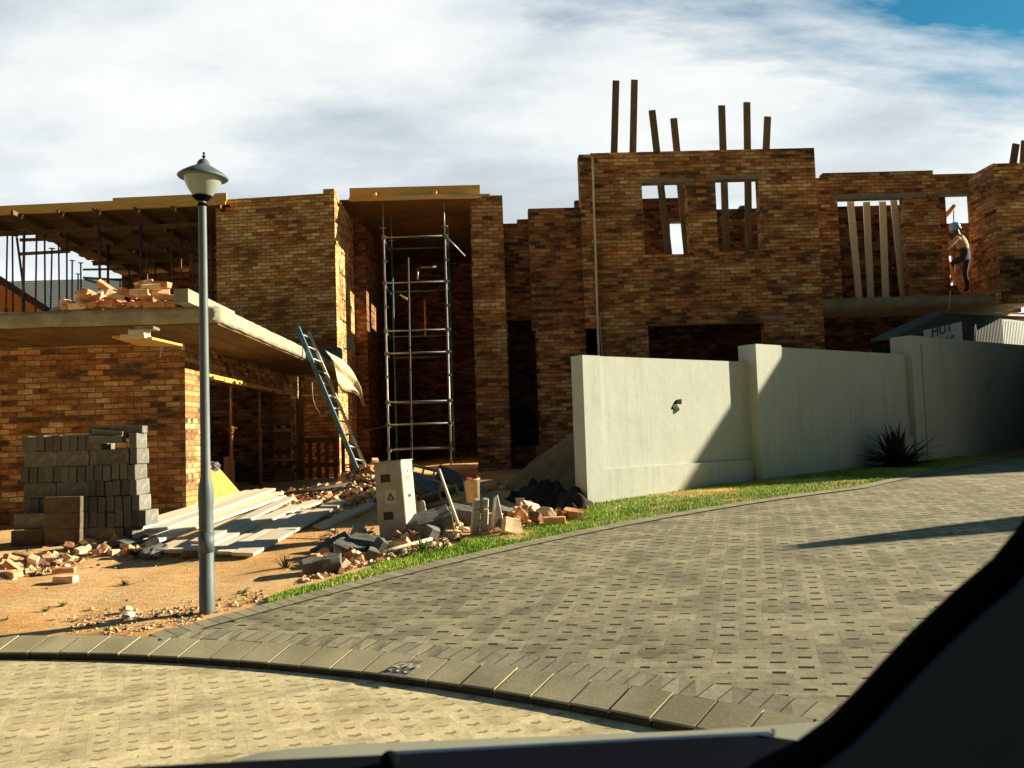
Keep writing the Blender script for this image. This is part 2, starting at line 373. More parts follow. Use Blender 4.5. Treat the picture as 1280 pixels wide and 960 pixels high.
# beyond the corner the paving runs on toward the upper right
tail = [GP(1110, 600), GP(1180, 586), GP(1250, 572)]
print('edge', [(round(p.x, 2), round(p.y, 2)) for p in EDGE], [(round(p.x, 2), round(p.y, 2)) for p in tail])
ex = np.concatenate([ex, [p.x for p in tail], [tail[-1].x+6]]); ey = np.concatenate([ey, [p.y for p in tail], [tail[-1].y+3.4]])
def build_ground():
    xs = np.concatenate([[-300, -120, -50, -25], np.arange(-15, 14.01, .14), [16, 20, 30, 60, 150, 300]])
    ys = np.concatenate([[-200, -60, -20, -8, 0, 2], np.arange(3, 24.01, .14), [26, 30, 36, 45, 60, 90, 150, 300, 600]])
    XX, YY = np.meshgrid(xs, ys); Z = hfull(XX.ravel(), YY.ravel())
    XR, YR = XX.ravel(), YY.ravel()
    d = kerb_d(XR, YR)
    # lateral distance left of the paving edge
    yl = np.interp(XR, ex, ey, left=1e3, right=1e3)
    yard = (YR > np.where(XR < ex[0], -1e3, yl)+.25) & (d > .3)
    inside = (XR > ex[0]-.0) & (YR < yl-.06) & (d > .06)
    Z = Z-np.where(inside, .045, 0)
    nz = np.array([mnoise.fractal(Vector((x*1.3, y*1.3, 0)), .9, 2.1, 5) for x, y in zip(XR, YR)])
    n2 = np.array([mnoise.noise(Vector((x*.5, y*.9, 5))) for x, y in zip(XR, YR)])
    Z = Z+np.where(yard, nz*.028+n2*.04*np.clip((d-.3)/2, 0, 1), 0)
    nx, ny = len(xs), len(ys)
    F_ = [(j*nx+i, j*nx+i+1, (j+1)*nx+i+1, (j+1)*nx+i) for j in range(ny-1) for i in range(nx-1)]
    me = bpy.data.meshes.new('ground'); me.from_pydata(np.stack([XR, YR, Z], 1).tolist(), [], F_)
    m_, t, b = nt('sandy_soil')
    v = tcoord(t); a = noi(t, v, .8, 6, .7); c = noi(t, mapping(t, v, (1, 2, 1)), 5, 6, .75); fine = noi(t, v, 45, 6, .8)
    col = ramp(t, mth(t, 'ADD', mth(t, 'MULTIPLY', a, .6), mth(t, 'MULTIPLY', c, .4)), [(.36, (.58, .29, .105)), (.47, (.74, .42, .17)), (.56, (.80, .53, .26)), (.68, (.84, .62, .36))])
    col = mixc(t, .6, col, ramp(t, fine, [(.3, .55), (.7, 1.25)]), 'MULTIPLY')
    put(t, b.inputs['Base Color'], col); b.inputs['Roughness'].default_value = .95; b.inputs['Specular IOR Level'].default_value = .1
    bump(t, b, mth(t, 'ADD', fine, mth(t, 'MULTIPLY', c, 1.6)), .8, .03)
    me.materials.append(m_); me.polygons.foreach_set('use_smooth', [True]*len(F_))
    o = bpy.data.objects.new('ground', me); COL.objects.link(o); tag(o, kind='structure')
build_ground()
def paver_mat(name, ang, cu_, cv_, c1, c2, joint, dash=.55, jw=.07, zig=0.0, sandj=None, half=True):
    m_, t, b = nt(name)
    v = tcoord(t)
    sep = t.nodes.new('ShaderNodeSeparateXYZ')
    w = noi(t, v, 1.3, 2, .5, 1)
    vm = t.nodes.new('ShaderNodeVectorMath'); vm.operation = 'MULTIPLY_ADD'; put(t, vm.inputs[0], w); vm.inputs[1].default_value = (.03, .03, 0); put(t, vm.inputs[2], v)
    t.links.new(mapping(t, vm.outputs[0], (1, 1, 1), (0, 0, ang)), sep.inputs[0])
    u = mth(t, 'DIVIDE', sep.outputs[0], cu_); vv = mth(t, 'DIVIDE', sep.outputs[1], cv_)
    iu = mth(t, 'FLOOR', u); fu = mth(t, 'FRACT', u)
    if half: vv = mth(t, 'ADD', vv, mth(t, 'MULTIPLY', iu, .5))
    if zig:
        tri = mth(t, 'ABSOLUTE', mth(t, 'SUBTRACT', mth(t, 'FRACT', mth(t, 'MULTIPLY', fu, 2.0)), .5))
        vv = mth(t, 'ADD', vv, mth(t, 'MULTIPLY', tri, zig))
    iv = mth(t, 'FLOOR', vv); fv = mth(t, 'FRACT', vv)
    wn = t.nodes.new('ShaderNodeTexWhiteNoise'); wn.noise_dimensions = '2D'
    cb = t.nodes.new('ShaderNodeCombineXYZ'); t.links.new(iu, cb.inputs[0]); t.links.new(iv, cb.inputs[1]); t.links.new(cb.outputs[0], wn.inputs['Vector'])
    rv = wn.outputs['Value']
    inj = mth(t, 'LESS_THAN', fv, mth(t, 'MULTIPLY_ADD', rv, jw*.8, jw*.6))
    ind = mth(t, 'LESS_THAN', mth(t, 'ABSOLUTE', mth(t, 'SUBTRACT', fu, .5)), mth(t, 'MULTIPLY', mth(t, 'MULTIPLY_ADD', wn.outputs['Color'], .7, .6), dash/2))
    hole = mth(t, 'MULTIPLY', inj, ind)
    keep = mth(t, 'GREATER_THAN', noi(t, v, 2.2, 3, .6), mth(t, 'MULTIPLY_ADD', rv, .22, .24))
    hole = mth(t, 'MULTIPLY', hole, keep)
    seam = mth(t, 'MAXIMUM', mth(t, 'LESS_THAN', fv, .04), mth(t, 'MULTIPLY', mth(t, 'LESS_THAN', fu, .03), mth(t, 'GREATER_THAN', noi(t, v, 6, 2, .5), .52)))
    a = noi(t, v, .9, 5, .7); c = noi(t, v, 14, 5, .75)
    base = ramp(t, mth(t, 'ADD', mth(t, 'MULTIPLY', a, .5), mth(t, 'MULTIPLY', rv, .5)), [(.25, c2), (.75, c1)])
    blot = noi(t, mapping(t, v, (1, 1, 1), (0, 0, 0), (5, 3, 0)), 2.3, 6, .72)
    base = mixc(t, .8, base, ramp(t, blot, [(.34, .55), (.5, 1.0), (.68, 1.22)]), 'MULTIPLY')
    base = mixc(t, .6, base, ramp(t, c, [(.3, .62), (.72, 1.3)]), 'MULTIPLY')
    st = noi(t, mapping(t, v, (1, 1, 1), (0, 0, ang)), 1.0, 6, .7)
    sx = noi(t, mapping(t, mapping(t, v, (1, 1, 1), (0, 0, ang)), (.5, 5, 1)), 1.6, 5, .7)
    base = mixc(t, mth(t, 'MULTIPLY', ramp(t, sx, [(.56, 0), (.68, 1)]), .35), base, tuple(min(x*1.6, .75) for x in c1))
    base = mixc(t, mth(t, 'MULTIPLY', seam, .22), base, joint)
    if sandj:
        base = mixc(t, ramp(t, noi(t, v, 1.1, 5, .65), [(.55, 0), (.68, .75)]), base, sandj)
    base = mixc(t, hole, base, joint)
    put(t, b.inputs['Base Color'], base); b.inputs['Roughness'].default_value = .85; b.inputs['Specular IOR Level'].default_value = .2
    h = mth(t, 'SUBTRACT', mth(t, 'MULTIPLY', c, .5), mth(t, 'ADD', mth(t, 'MULTIPLY', hole, 1.6), mth(t, 'MULTIPLY', seam, .35)))
    h = mth(t, 'ADD', h, mth(t, 'MULTIPLY', rv, .25))
    bump(t, b, h, .8, .012)
    return m_
M['drive'] = paver_mat('driveway_pavers', R(17), .15, .165, (.36, .325, .21), (.225, .205, .13), (.018, .016, .011), dash=.5, jw=.16)
M['road'] = paver_mat('road_pavers', R(-21), .15, .13, (.60, .51, .30), (.46, .39, .22), (.26, .20, .10), dash=.42, jw=.20, zig=.3, sandj=(.68, .55, .34))
# road sheet
mb = MB()
xs = np.concatenate([[-60, -30, -15], np.arange(-10, 8, .5), [15, 30, 60]])
Kx, Ky = kin[:, 0], kin[:, 1]
for a, b_ in zip(xs[:-1], xs[1:]):
    ya = float(np.interp(a, Kx, Ky))+.12; yb = float(np.interp(b_, Kx, Ky))+.12
    mb.face([(a, -60, 0), (b_, -60, 0), (b_, yb, 0), (a, ya, 0)])
o = mb.build('road', 'road'); tag(o, kind='structure')
# kerb
mb = MB(); seglen = .255
P = kout; L = np.concatenate([[0], np.cumsum(np.hypot(*np.diff(P, axis=0).T))])
def at_len(s_, PP_): return np.array([np.interp(s_, L, PP_[:, 0]), np.interp(s_, L, PP_[:, 1])])
mkerb, t, b = nt('concrete_kerb')
v = tcoord(t); oi = noi(t, v, 1.7, 3, .6); fine = noi(t, v, 55, 5, .8)
c = ramp(t, oi, [(.35, (.37, .32, .18)), (.5, (.46, .40, .235)), (.65, (.55, .47, .28))])
put(t, b.inputs['Base Color'], mixc(t, .5, c, ramp(t, fine, [(.3, .6), (.7, 1.3)]), 'MULTIPLY')); b.inputs['Roughness'].default_value = .9
bump(t, b, fine, .5, .004); M['kerb'] = mkerb
M['grout'] = mat('kerb_mortar', (.66, .57, .36), (.5, .42, .26), 20, .9, .4, .004, var=0)
M['kerb_face'] = mat('tar_stained_kerb_face', (.10, .075, .045), (.055, .042, .03), 9, .95, .5, .006, var=0)  # front face darkened: the unlit side's shade is put into its colour
s_ = 0.0; k = 0
def kprof(s_, dw=0, dz=0):
    o_ = at_len(s_, kout); i_ = at_len(s_, kin)
    return [(i_[0], i_[1], -.06), (i_[0], i_[1], .040+dz), (i_[0]*.97+o_[0]*.03, i_[1]*.97+o_[1]*.03, .049+dz), (o_[0], o_[1], .113+dz), (o_[0], o_[1], 0)]
KERBS = []
while s_ < L[-1]-.5:
    g = .008; jz = rnd.uniform(-.003, .003)
    A = kprof(s_+g, dz=jz); B = kprof(s_+seglen-g, dz=jz+rnd.uniform(-.002, .002))
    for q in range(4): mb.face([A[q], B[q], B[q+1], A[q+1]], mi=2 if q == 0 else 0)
    mb.face(A); mb.face(B[::-1])
    C_ = kprof(s_+seglen-g, dz=-.007); D_ = kprof(s_+seglen+g, dz=-.007)
    for q in range(1, 4): mb.face([C_[q], D_[q], D_[q+1], C_[q+1]], mi=1)
    KERBS.append(s_); s_ += seglen
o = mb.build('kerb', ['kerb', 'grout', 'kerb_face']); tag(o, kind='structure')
# driveway sheet
def xk(Y): # x where the outer kerb passes Y
    i = np.argsort(kout[:, 1]); return float(np.interp(Y, kout[i, 1], kout[i, 0]))
def xl(Y):
    i = np.argsort(ey); return float(np.interp(Y, ey[i], ex[i]))
Y0 = float(ey[0])
rows = list(np.arange(2.2, 26, .2))
rows = sorted(rows+[Y0])
mb = MB(); nX = 46; V = []
for Yv in rows:
    xa = xk(Yv)+.01 if Yv < Y0 else xl(Yv)
    xb = 16.0
    tt = np.linspace(0, 1, nX)**1.6
    Xr = xa+(xb-xa)*tt
    Zr = hbase(Xr, np.full(nX, Yv))
    V.append([(x, Yv, max(z, .09)+.000) for x, z in zip(Xr, Zr)])
me_v = [p for r_ in V for p in r_]
me = bpy.data.meshes.new('driveway')
me.from_pydata(me_v, [], [(j*nX+i, j*nX+i+1, (j+1)*nX+i+1, (j+1)*nX+i) for j in range(len(rows)-1) for i in range(nX-1)])
me.materials.append(M['drive']); me.polygons.foreach_set('use_smooth', [True]*len(me.polygons))
o = bpy.data.objects.new('driveway', me); COL.objects.link(o); tag(o, kind='structure')
# soldier courses: along the verge and behind the kerb
msol, t, b = nt('edge_pavers')
uv = tcoord(t, 'UV'); sp = t.nodes.new('ShaderNodeSeparateXYZ'); t.links.new(uv, sp.inputs[0])
uu = mth(t, 'DIVIDE', sp.outputs[0], .112); fu = mth(t, 'FRACT', uu); iu = mth(t, 'FLOOR', uu)
wn = t.nodes.new('ShaderNodeTexWhiteNoise'); wn.noise_dimensions = '1D'; t.links.new(iu, wn.inputs['W'])
v = tcoord(t); fine = noi(t, v, 16, 5, .75)
cc = ramp(t, mth(t, 'ADD', mth(t, 'MULTIPLY', noi(t, v, 1.2, 4, .6), .6), mth(t, 'MULTIPLY', wn.outputs[0], .4)), [(.3, (.23, .21, .135)), (.7, (.345, .31, .20))])
cc = mixc(t, .6, cc, ramp(t, fine, [(.3, .6), (.72, 1.3)]), 'MULTIPLY')
j = mth(t, 'LESS_THAN', fu, .10)
cc = mixc(t, j, cc, (.10, .075, .045)); put(t, b.inputs['Base Color'], cc); b.inputs['Roughness'].default_value = .9
bump(t, b, mth(t, 'SUBTRACT', mth(t, 'MULTIPLY', fine, .4), mth(t, 'MULTIPLY', j, 1.2)), .8, .012)
M['soldier'] = msol
def strip(name, P, w, side, dz, z=None):
    P = np.array(P); T = np.gradient(P, axis=0); T /= np.linalg.norm(T, axis=1)[:, None]; Nn = np.stack([T[:, 1], -T[:, 0]], 1)*side
    Q = P+Nn*w; LL = np.concatenate([[0], np.cumsum(np.hypot(*np.diff(P, axis=0).T))]); mb = MB()
    zp = np.maximum(hbase(P[:, 0], P[:, 1]), .09)+dz; zq = np.maximum(hbase(Q[:, 0], Q[:, 1]), .09)+dz
    for i in range(len(P)-1):
        mb.face([(*P[i], zp[i]), (*P[i+1], zp[i+1]), (*Q[i+1], zq[i+1]), (*Q[i], zq[i])][::(1 if side > 0 else -1)],
                [(LL[i], 0), (LL[i+1], 0), (LL[i+1], w), (LL[i], w)][::(1 if side > 0 else -1)])
        mb.face([(*P[i], zp[i]), (*P[i+1], zp[i+1]), (*P[i+1], zp[i+1]-.06), (*P[i], zp[i]-.06)], [(LL[i], 0), (LL[i+1], 0), (LL[i+1], .05), (LL[i], .05)])
    o = mb.build(name, 'soldier'); tag(o, kind='structure'); return o
mask = np.arange(len(ex))
strip('paving_edge', np.stack([ex, ey], 1)[::1], .21, 1, .014)
kk = kout[(kout[:, 0] > ex[0]) & (kout[:, 0] < 6)]
kk = np.stack([np.interp(np.linspace(0, 1, 60), np.linspace(0, 1, len(kk)), kk[:, 0]), np.interp(np.linspace(0, 1, 60), np.linspace(0, 1, len(kk)), kk[:, 1])], 1)
strip('kerb_edging', kk, .2, -1, .014)
# painted patch and number on one kerbstone
def kerb_pt(px, py):
    lo = PZ(px, py, .09); 
    for _ in range(6):
        di = -kerb_d(lo.x, lo.y)[0]; z = .113-(.113-.049)*min(max(di/(kw*.97), 0), 1); lo = PZ(px, py, z)
    return lo+Vector((0, 0, .004))
M['paint_dark'] = mat('dark_road_paint', (.13, .14, .12), (.22, .21, .16), 14, .9, .1, .002, var=0, c3=(.3, .27, .19))
M['paint_white'] = mat('chalky_white_paint', (.62, .60, .46), (.5, .47, .34), 20, .9, .1, .002, var=0)
mb = MB()
q = [kerb_pt(*p) for p in ((475, 843), (505, 847.5), (530, 826), (508, 821.5))]
mb.face(q); patch = mb.build('painted_number', 'paint_dark'); tag(patch, 'white number 600 painted on a dark patch on the kerb', 'kerb marking')
mb = MB()
def stroke(pts, w=1.1):
    for (x0, y0), (x1, y1) in zip(pts, pts[1:]):
        a = kerb_pt(x0, y0)+Vector((0, 0, .003)); b_ = kerb_pt(x1, y1)+Vector((0, 0, .003))
        d = (b_-a); n_ = Vector((0, 0, 1)).cross(d).normalized()*.009
        mb.face([a-n_, a+n_, b_+n_, b_-n_])
# strokes in the stone's own skewed frame: origin, right axis, up axis (px)
def glyph(o_, pts):
    ax = (8.5, 1.5); ay = (17, -9.5)
    stroke([(o_[0]+ax[0]*u_+ay[0]*v_, o_[1]+ax[1]*u_+ay[1]*v_) for u_, v_ in pts])
glyph((484.5, 838), [(.8, .95), (.2, .75), (0, .35), (.15, .05), (.7, .0), (.9, .3), (.7, .5), (.1, .45)])
for ox in ((494, 839.6), (503.5, 841.2)):
    glyph(ox, [(.1, .1), (0, .5), (.15, .9), (.6, .98), (.85, .6), (.8, .2), (.5, 0), (.1, .1)])
o = mb.build('number', 'paint_white', patch)
# ------------------------------------------------------------------ sky and sun
SAZ = math.atan2(.24, .97); SEL = R(19)
sdir = Vector((math.cos(SAZ)*math.cos(SEL), math.sin(SAZ)*math.cos(SEL), math.sin(SEL)))
ld = bpy.data.lights.new('sun', 'SUN'); ld.energy = 5.0; ld.angle = R(.5); ld.color = (1, .86, .62)
lo = bpy.data.objects.new('sun', ld); COL.objects.link(lo); lo.rotation_euler = sdir.to_track_quat('Z', 'Y').to_euler()
w = bpy.data.worlds.new('World'); S.world = w; w.use_nodes = True; t = w.node_tree
bg = t.nodes['Background']; bg.inputs['Strength'].default_value = .1
sk = t.nodes.new('ShaderNodeTexSky'); sk.sky_type = 'NISHITA'; sk.sun_disc = False; sk.sun_elevation = SEL
sk.sun_rotation = math.pi/2-SAZ; sk.air_density = 1.0; sk.dust_density = .6; sk.ozone_density = 2.0
g = t.nodes.new('ShaderNodeTexCoord').outputs['Generated']
sp = t.nodes.new('ShaderNodeSeparateXYZ'); t.links.new(g, sp.inputs[0])
# cloud layer seen in plane projection
zc = mth(t, 'ADD', mth(t, 'MAXIMUM', sp.outputs[2], 0.0), .22)
cx = mth(t, 'DIVIDE', sp.outputs[0], zc); cy = mth(t, 'DIVIDE', sp.outputs[1], zc)
cb = t.nodes.new('ShaderNodeCombineXYZ'); t.links.new(cx, cb.inputs[0]); t.links.new(cy, cb.inputs[1])
cl = noi(t, mapping(t, cb.outputs[0], (.8, 1.1, 1), (0, 0, R(28)), (3.1, .4, 0)), 1.5, 8, .56)
cl2 = noi(t, mapping(t, cb.outputs[0], (.5, 1.2, 1), (0, 0, R(-25)), (7.3, 1.2, 0)), 1.25, 7, .55)
wisp = noi(t, mapping(t, cb.outputs[0], (.55, 1.5, 1), (0, 0, R(-52)), (1, 2, 0)), 2.6, 9, .62)
# clear gap: high and to the right; also the half of the sky behind the camera
zen = ramp(t, sp.outputs[2], [(.50, 0), (.72, 1)])  # unseen overhead sky cleared to darken and cool the fill light
gap = mth(t, 'MULTIPLY', ramp(t, mth(t, 'ADD', sp.outputs[2], mth(t, 'MULTIPLY', sp.outputs[0], .42)), [(.375, 0), (.60, 1)]), 1.0)
back = ramp(t, mth(t, 'MULTIPLY_ADD', sp.outputs[1], .5, .5), [(.40, 1), (.72, 0)])
clear = mth(t, 'MAXIMUM', mth(t, 'MAXIMUM', gap, zen), back)
cov = mth(t, 'SUBTRACT', mth(t, 'ADD', mth(t, 'MULTIPLY', wisp, 1.1), .44), mth(t, 'MULTIPLY', clear, .72))
cov = ramp(t, cov, [(.32, 0), (.62, 1)])
shade = ramp(t, mth(t, 'ADD', mth(t, 'MULTIPLY', cl, .5), mth(t, 'MULTIPLY', cl2, .5)), [(.39, (1.7, 2.0, 2.25)), (.47, (2.55, 2.85, 3.05)), (.53, (3.5, 3.66, 3.66)), (.63, (4.1, 4.15, 4.0))])
hor = ramp(t, sp.outputs[2], [(.0, 1.0), (.12, .9), (.34, .0)])
shade = mixc(t, mth(t, 'MULTIPLY', hor, .75), shade, (4.0, 4.2, 4.15))
blue = mixc(t, 1.0, sk.outputs[0], (.09, .36, .40), 'MULTIPLY')
final = mixc(t, cov, blue, shade)
# unseen sky behind the viewer, dimmed to lower the fill light
dim = ramp(t, mth(t, 'MULTIPLY_ADD', sp.outputs[1], .5, .5), [(.35, .16), (.62, 1)])
final = mixc(t, 1.0, final, dim, 'MULTIPLY')
t.links.new(final, bg.inputs[0])
# ------------------------------------------------------------------ the house under construction
X1 = Vector((1, 0, 0)); Y1 = Vector((0, 1, 0)); UP = Vector((0, 0, 1))
house = empty('brick_house', (0, 19, .5), label='unfinished double-storey brick house with concrete slabs, open windows and no roof', cat='house')
HL = Vector((0, 19, .5))
def hb(mb, name, mats, label=None):
    o = mb.build(name, mats, house, local=HL); o.location = (0, 0, 0)
    if label: o['label'] = label
    return o
# (local=HL shifts the mesh; the parent Empty puts it back)
def zat(x, y, Y): return PY(x, y, Y).z
def xat(x, y, Y): return PY(x, y, Y).x
# garage, front and side walls
YG = 13.3
gx = xat(232, 540, YG); SOF = 3.11; SLT = 3.31; SX = -3.45
mb = MB()
masonry(mb, (0, YG, 0), X1, Y1, .23, [(-10, gx, .1, SOF)], [])
yj0 = PX(257.5, 550, gx).y; yj1 = PX(364, 550, gx).y; YW = 21.4
zl = 2.70
masonry(mb, (gx, YG+.23, 0), Y1, -X1, .23, [(0, YW-YG-.23, .1, SOF)], [(yj0-YG-.23, yj1-YG-.23, .2, zl)])
# far jamb pier, a little thicker
masonry(mb, (gx-.23, yj1+.002, 0), -X1, Y1, .34, [(0, .17, .1, zl)])
masonry(mb, (-10, 21.2, 0), X1, Y1, .23, [(0, 10+gx-.25, .1, SOF)])
masonry(mb, (-8.9, YG+.23, 0), Y1, -X1, .23, [(0, 7.6, .1, SOF)])
hb(mb, 'garage_wall', 'brick_mix')
mb = MB(); mb.box((gx-.235, yj0-.15, zl-.05), (gx+.012, yj1+.25, zl-.002)); 
for k in range(9):
    y_ = yj0+.3+k*.62; mb.box((gx-.02, y_, zl-.075-rnd.random()*.02), (gx+.035+rnd.random()*.03, y_+.35+rnd.random()*.2, zl-.03))
hb(mb, 'lintel_board', 'plank_yellow')
# garage floor
mb = MB(); mb.box((-8.9, YG+.24, .30), (gx-.24, 21.1, .47)); hb(mb, 'garage_floor', 'concrete')
mb = MB(); mb.box((-7.6, 17.6, .47), (-7.0, 17.9, 1.45)); hb(mb, 'garage_pier', 'brick')
# garage roof slab with its soffit boards
mb = MB()
SF = PZ(267, 402, SOF).y
def slab_mesh(mb, x0, x1, y0, y1, z0, z1, step=.18, amp=.014):
    # rough-cast edge: subdivided faces with jitter
    def jit(p): 
        q = Vector(p); return q+Vector((mnoise.noise(q*3.1), mnoise.noise(q*2.7+Vector((9, 0, 0))), mnoise.noise(q*4.0+Vector((0, 7, 0)))))*amp
    def grid(o_, a, b_, na, nb):
        for i in range(na):
            for j in range(nb):
                P_ = [jit(o_+a*(i+di)/na+b_*(j+dj)/nb) for di, dj in ((0, 0), (1, 0), (1, 1), (0, 1))]
                mb.face(P_, None, 0, True)
    W, D, H = x1-x0, y1-y0, z1-z0
    nx, ny, nzz = max(1, int(W/step)), max(1, int(D/step)), 3
    o_ = Vector((x0, y0, z0)); dx, dy, dz_ = Vector((W, 0, 0)), Vector((0, D, 0)), Vector((0, 0, H))
    grid(o_, dx, dz_, nx, nzz); grid(o_+dx, dy, dz_, ny, nzz); grid(o_+dx+dy, -dx, dz_, nx, nzz); grid(o_+dy, -dy, dz_, ny, nzz)
    grid(o_+dz_, dx, dy, nx, ny); grid(o_+dy, dx, -dy, nx, ny)
slab_mesh(mb, -10.2, SX, SF, 20.6, SOF, SLT)
hb(mb, 'garage_roof_slab', 'concrete')
mb = MB(); y_ = SF+.03
k = 0
xx = SX-.04
while xx > -10.1:
    wv = rnd.uniform(.20, .26); dz_ = rnd.uniform(0, .012)
    mb.box((xx-wv+.008, SF+.06+rnd.uniform(0, .03), SOF-.022-dz_), (xx, 20.5, SOF-.004)); xx -= wv
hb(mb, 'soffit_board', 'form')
a = PZ(217, 378, SLT); 
mb = MB(); mb.obox((a.x, a.y, SLT), X1, Y1, .18, 2.0, .17); hb(mb, 'upstand', 'concrete')
# tall brick wall above the garage (turned a little), with its return
cX = xat(421, 400, YW)
d2 = Vector((-.985, .12, 0)).normalized(); n2 = Vector((.12, .985, 0)).normalized()
topR = zat(418, 241, YW)
xl_ = -(PP(270, 300, (cX, YW, 0), n2)-Vector((cX, YW, 0))).dot(Vector((1, 0, 0)))/d2.x*1.0
wl = abs((PP(270, 300, (cX, YW, 0), n2)-Vector((cX, YW, 0))).length) 
wl = (PP(270, 300, (cX, YW, 0), n2)-Vector((cX, YW, 0))); wl.z = 0; wl = wl.length
OL = Vector((cX, YW, 0))+d2*wl
mb = MB()
sol = [(0, wl, .1, topR), (wl-.28, wl, topR, topR+.11)]+ragged(0, wl-.3, topR, amp=1)
masonry(mb, OL, -d2, n2, .23, sol, uoff=3)
rl = PX(440, 250, cX).y-YW
masonry(mb, (cX, YW+.232, 0), Y1, -X1, .23, [(0, rl-.183, .1, topR+.05)])
hb(mb, 'tall_wall', 'brick')
# left return of the tall wall and the wall behind the props
mb = MB()
masonry(mb, OL+Vector((0.0, .235, 0)), Y1, X1, .23, [(0, 2.2, .1, topR-.3)])
xq = xat(152, 330, 28.6); masonry(mb, (xq, 28.6, 0), X1, Y1, .23, [(0, xat(300, 330, 28.6)-xq, .1, 7.2)], [(1.1, 2.1, SLT, 5.4)])
masonry(mb, (xat(236, 330, 25), 25, 0), X1, Y1, .23, [(0, xat(290, 330, 25)-xat(236, 330, 25), .1, 7.25)])
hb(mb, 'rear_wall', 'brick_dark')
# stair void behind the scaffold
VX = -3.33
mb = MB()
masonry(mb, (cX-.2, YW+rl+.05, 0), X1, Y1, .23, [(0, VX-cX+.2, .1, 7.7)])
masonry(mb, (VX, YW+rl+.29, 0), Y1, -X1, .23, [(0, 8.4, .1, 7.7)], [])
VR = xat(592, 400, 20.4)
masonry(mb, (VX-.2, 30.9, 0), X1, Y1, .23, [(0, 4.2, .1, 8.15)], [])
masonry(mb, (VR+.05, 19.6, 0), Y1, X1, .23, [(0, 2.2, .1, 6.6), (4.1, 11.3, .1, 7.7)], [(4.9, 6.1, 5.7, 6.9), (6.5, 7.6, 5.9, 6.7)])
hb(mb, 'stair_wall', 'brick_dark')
# formwork roof deck over the void
DY0, DZ = 22.45, None
zt = zat(520, 233, DY0); zb_ = zat(520, 249.5, DY0)
xa = xat(437, 245, DY0); xb = xat(600, 240, DY0)
mb = MB(); mb.box((xa, DY0, zb_+.10), (xb, DY0+.05, zt)); mb.box((xa-.02, DY0-.03, zb_), (xb-.05, DY0+.02, zb_+.095))
hb(mb, 'fascia_board', 'fascia')
mb = MB(); y_ = DY0+.06
while y_ < 31:
    mb.box((-4.4, y_, zb_+.02+rnd.uniform(0, .01)), (xb+.02, y_+.23, zb_+.06)); y_ += .236
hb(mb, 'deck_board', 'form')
mb = MB(); mb.beam((xa+1.2, DY0-.10, zb_+.06), (xb+.25, DY0-.10, zb_+.03), .09, .07); hb(mb, 'ledger_board', 'plank_pale')
mb = MB(); 
for x_, y_ in ((467, 240), (543, 238)):
    p = PY(x_, y_, DY0-.4); mb.tube(p, (p.x, 30, p.z), .06, 10)
    hb(mb, 'bearer', 'fascia'); mb = MB()
# slender brick pier, the recess with a slot window and the block beside it
YP = 19.3
x0 = xat(592, 400, YP); x1 = xat(633, 400, YP); zt = zat(612, 249, YP)
mb = MB(); masonry(mb, (0, YP, 0), X1, Y1, .5, [(x0, x1, .1, zt), (x0+.25, x1, zt, zt+.085)]); hb(mb, 'brick_pier', 'brick_mix')
YR_ = 19.75
xr0 = x1; xr1 = xat(666, 400, YR_)
s0 = xat(638, 480, YR_); s1 = xat(672, 480, YR_); sz0 = zat(655, 557, YR_); sz1 = zat(655, 400, YR_)
mb = MB(); masonry(mb, (0, YR_, 0), X1, Y1, .23, [(xr0, xr1+.4, .1, zat(650, 279, YR_)), (xr1-.28, xr1, zat(650, 279, YR_), zat(650, 274, YR_))], [(s0, s1, sz0, sz1)])
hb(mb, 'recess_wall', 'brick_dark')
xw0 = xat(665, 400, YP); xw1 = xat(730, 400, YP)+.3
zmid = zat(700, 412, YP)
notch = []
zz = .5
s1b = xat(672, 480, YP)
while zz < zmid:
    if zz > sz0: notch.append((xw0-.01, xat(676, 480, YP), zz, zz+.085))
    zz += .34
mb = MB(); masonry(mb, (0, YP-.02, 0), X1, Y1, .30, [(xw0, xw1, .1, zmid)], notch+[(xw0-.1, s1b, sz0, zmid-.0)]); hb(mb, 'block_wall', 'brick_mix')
mb = MB(); masonry(mb, (0, YP+.06, 0), X1, Y1, .23, [(xw0, xw1, zmid, zat(697, 259, YP))]+ragged(xw0, xw1, zat(697, 259, YP), amp=1)); hb(mb, 'block_wall', 'brick_dark')  # upper part: recess shade painted as darker brick
mb = MB(); mb.box((x0+.3, 19.99, 4.9), (xw1, 21.45, 5.1)); hb(mb, 'floor_slab', 'concrete'); mb = MB(); mb.box((x0+.35, 21.5, .3), (xw1, 21.7, 6.2)); mb.box((x0+.32, 19.99, .3), (x0+.5, 21.49, 4.89)); hb(mb, 'recess_wall', 'brick_dark')
# tower block
YT = 19.4
tx0 = xat(742, 300, YT); tx1 = xat(1024, 300, YT); tz = zat(880, 188, YT)
def rectY(xa_, ya_, xb_, yb_, Y): # pixel rectangle -> (x0,x1,z0,z1) on plane Y
    xm, ym = (xa_+xb_)/2, (ya_+yb_)/2
    return (xat(xa_, ym, Y), xat(xb_, ym, Y), zat(xm, yb_, Y), zat(xm, ya_, Y))
wA = rectY(804, 228, 860, 318, YT); wB = rectY(896, 224, 950, 313, YT); gT = rectY(812, 405, 957, 500, YT)
mb = MB(); masonry(mb, (0, YT, 0), X1, Y1, .23, [(tx0, tx1, .1, tz)]+ragged(tx0, tx1, tz, amp=0), [wA, wB, gT])
hb(mb, 'tower_wall', 'brick_mix')
mb = MB(); px0 = xat(727.5, 300, YT-.12); masonry(mb, (0, YT-.12, 0), X1, Y1, .35, [(px0, tx0-.003, .1, zat(733, 193, YT-.12))])
hb(mb, 'pilaster', 'brick_mix')
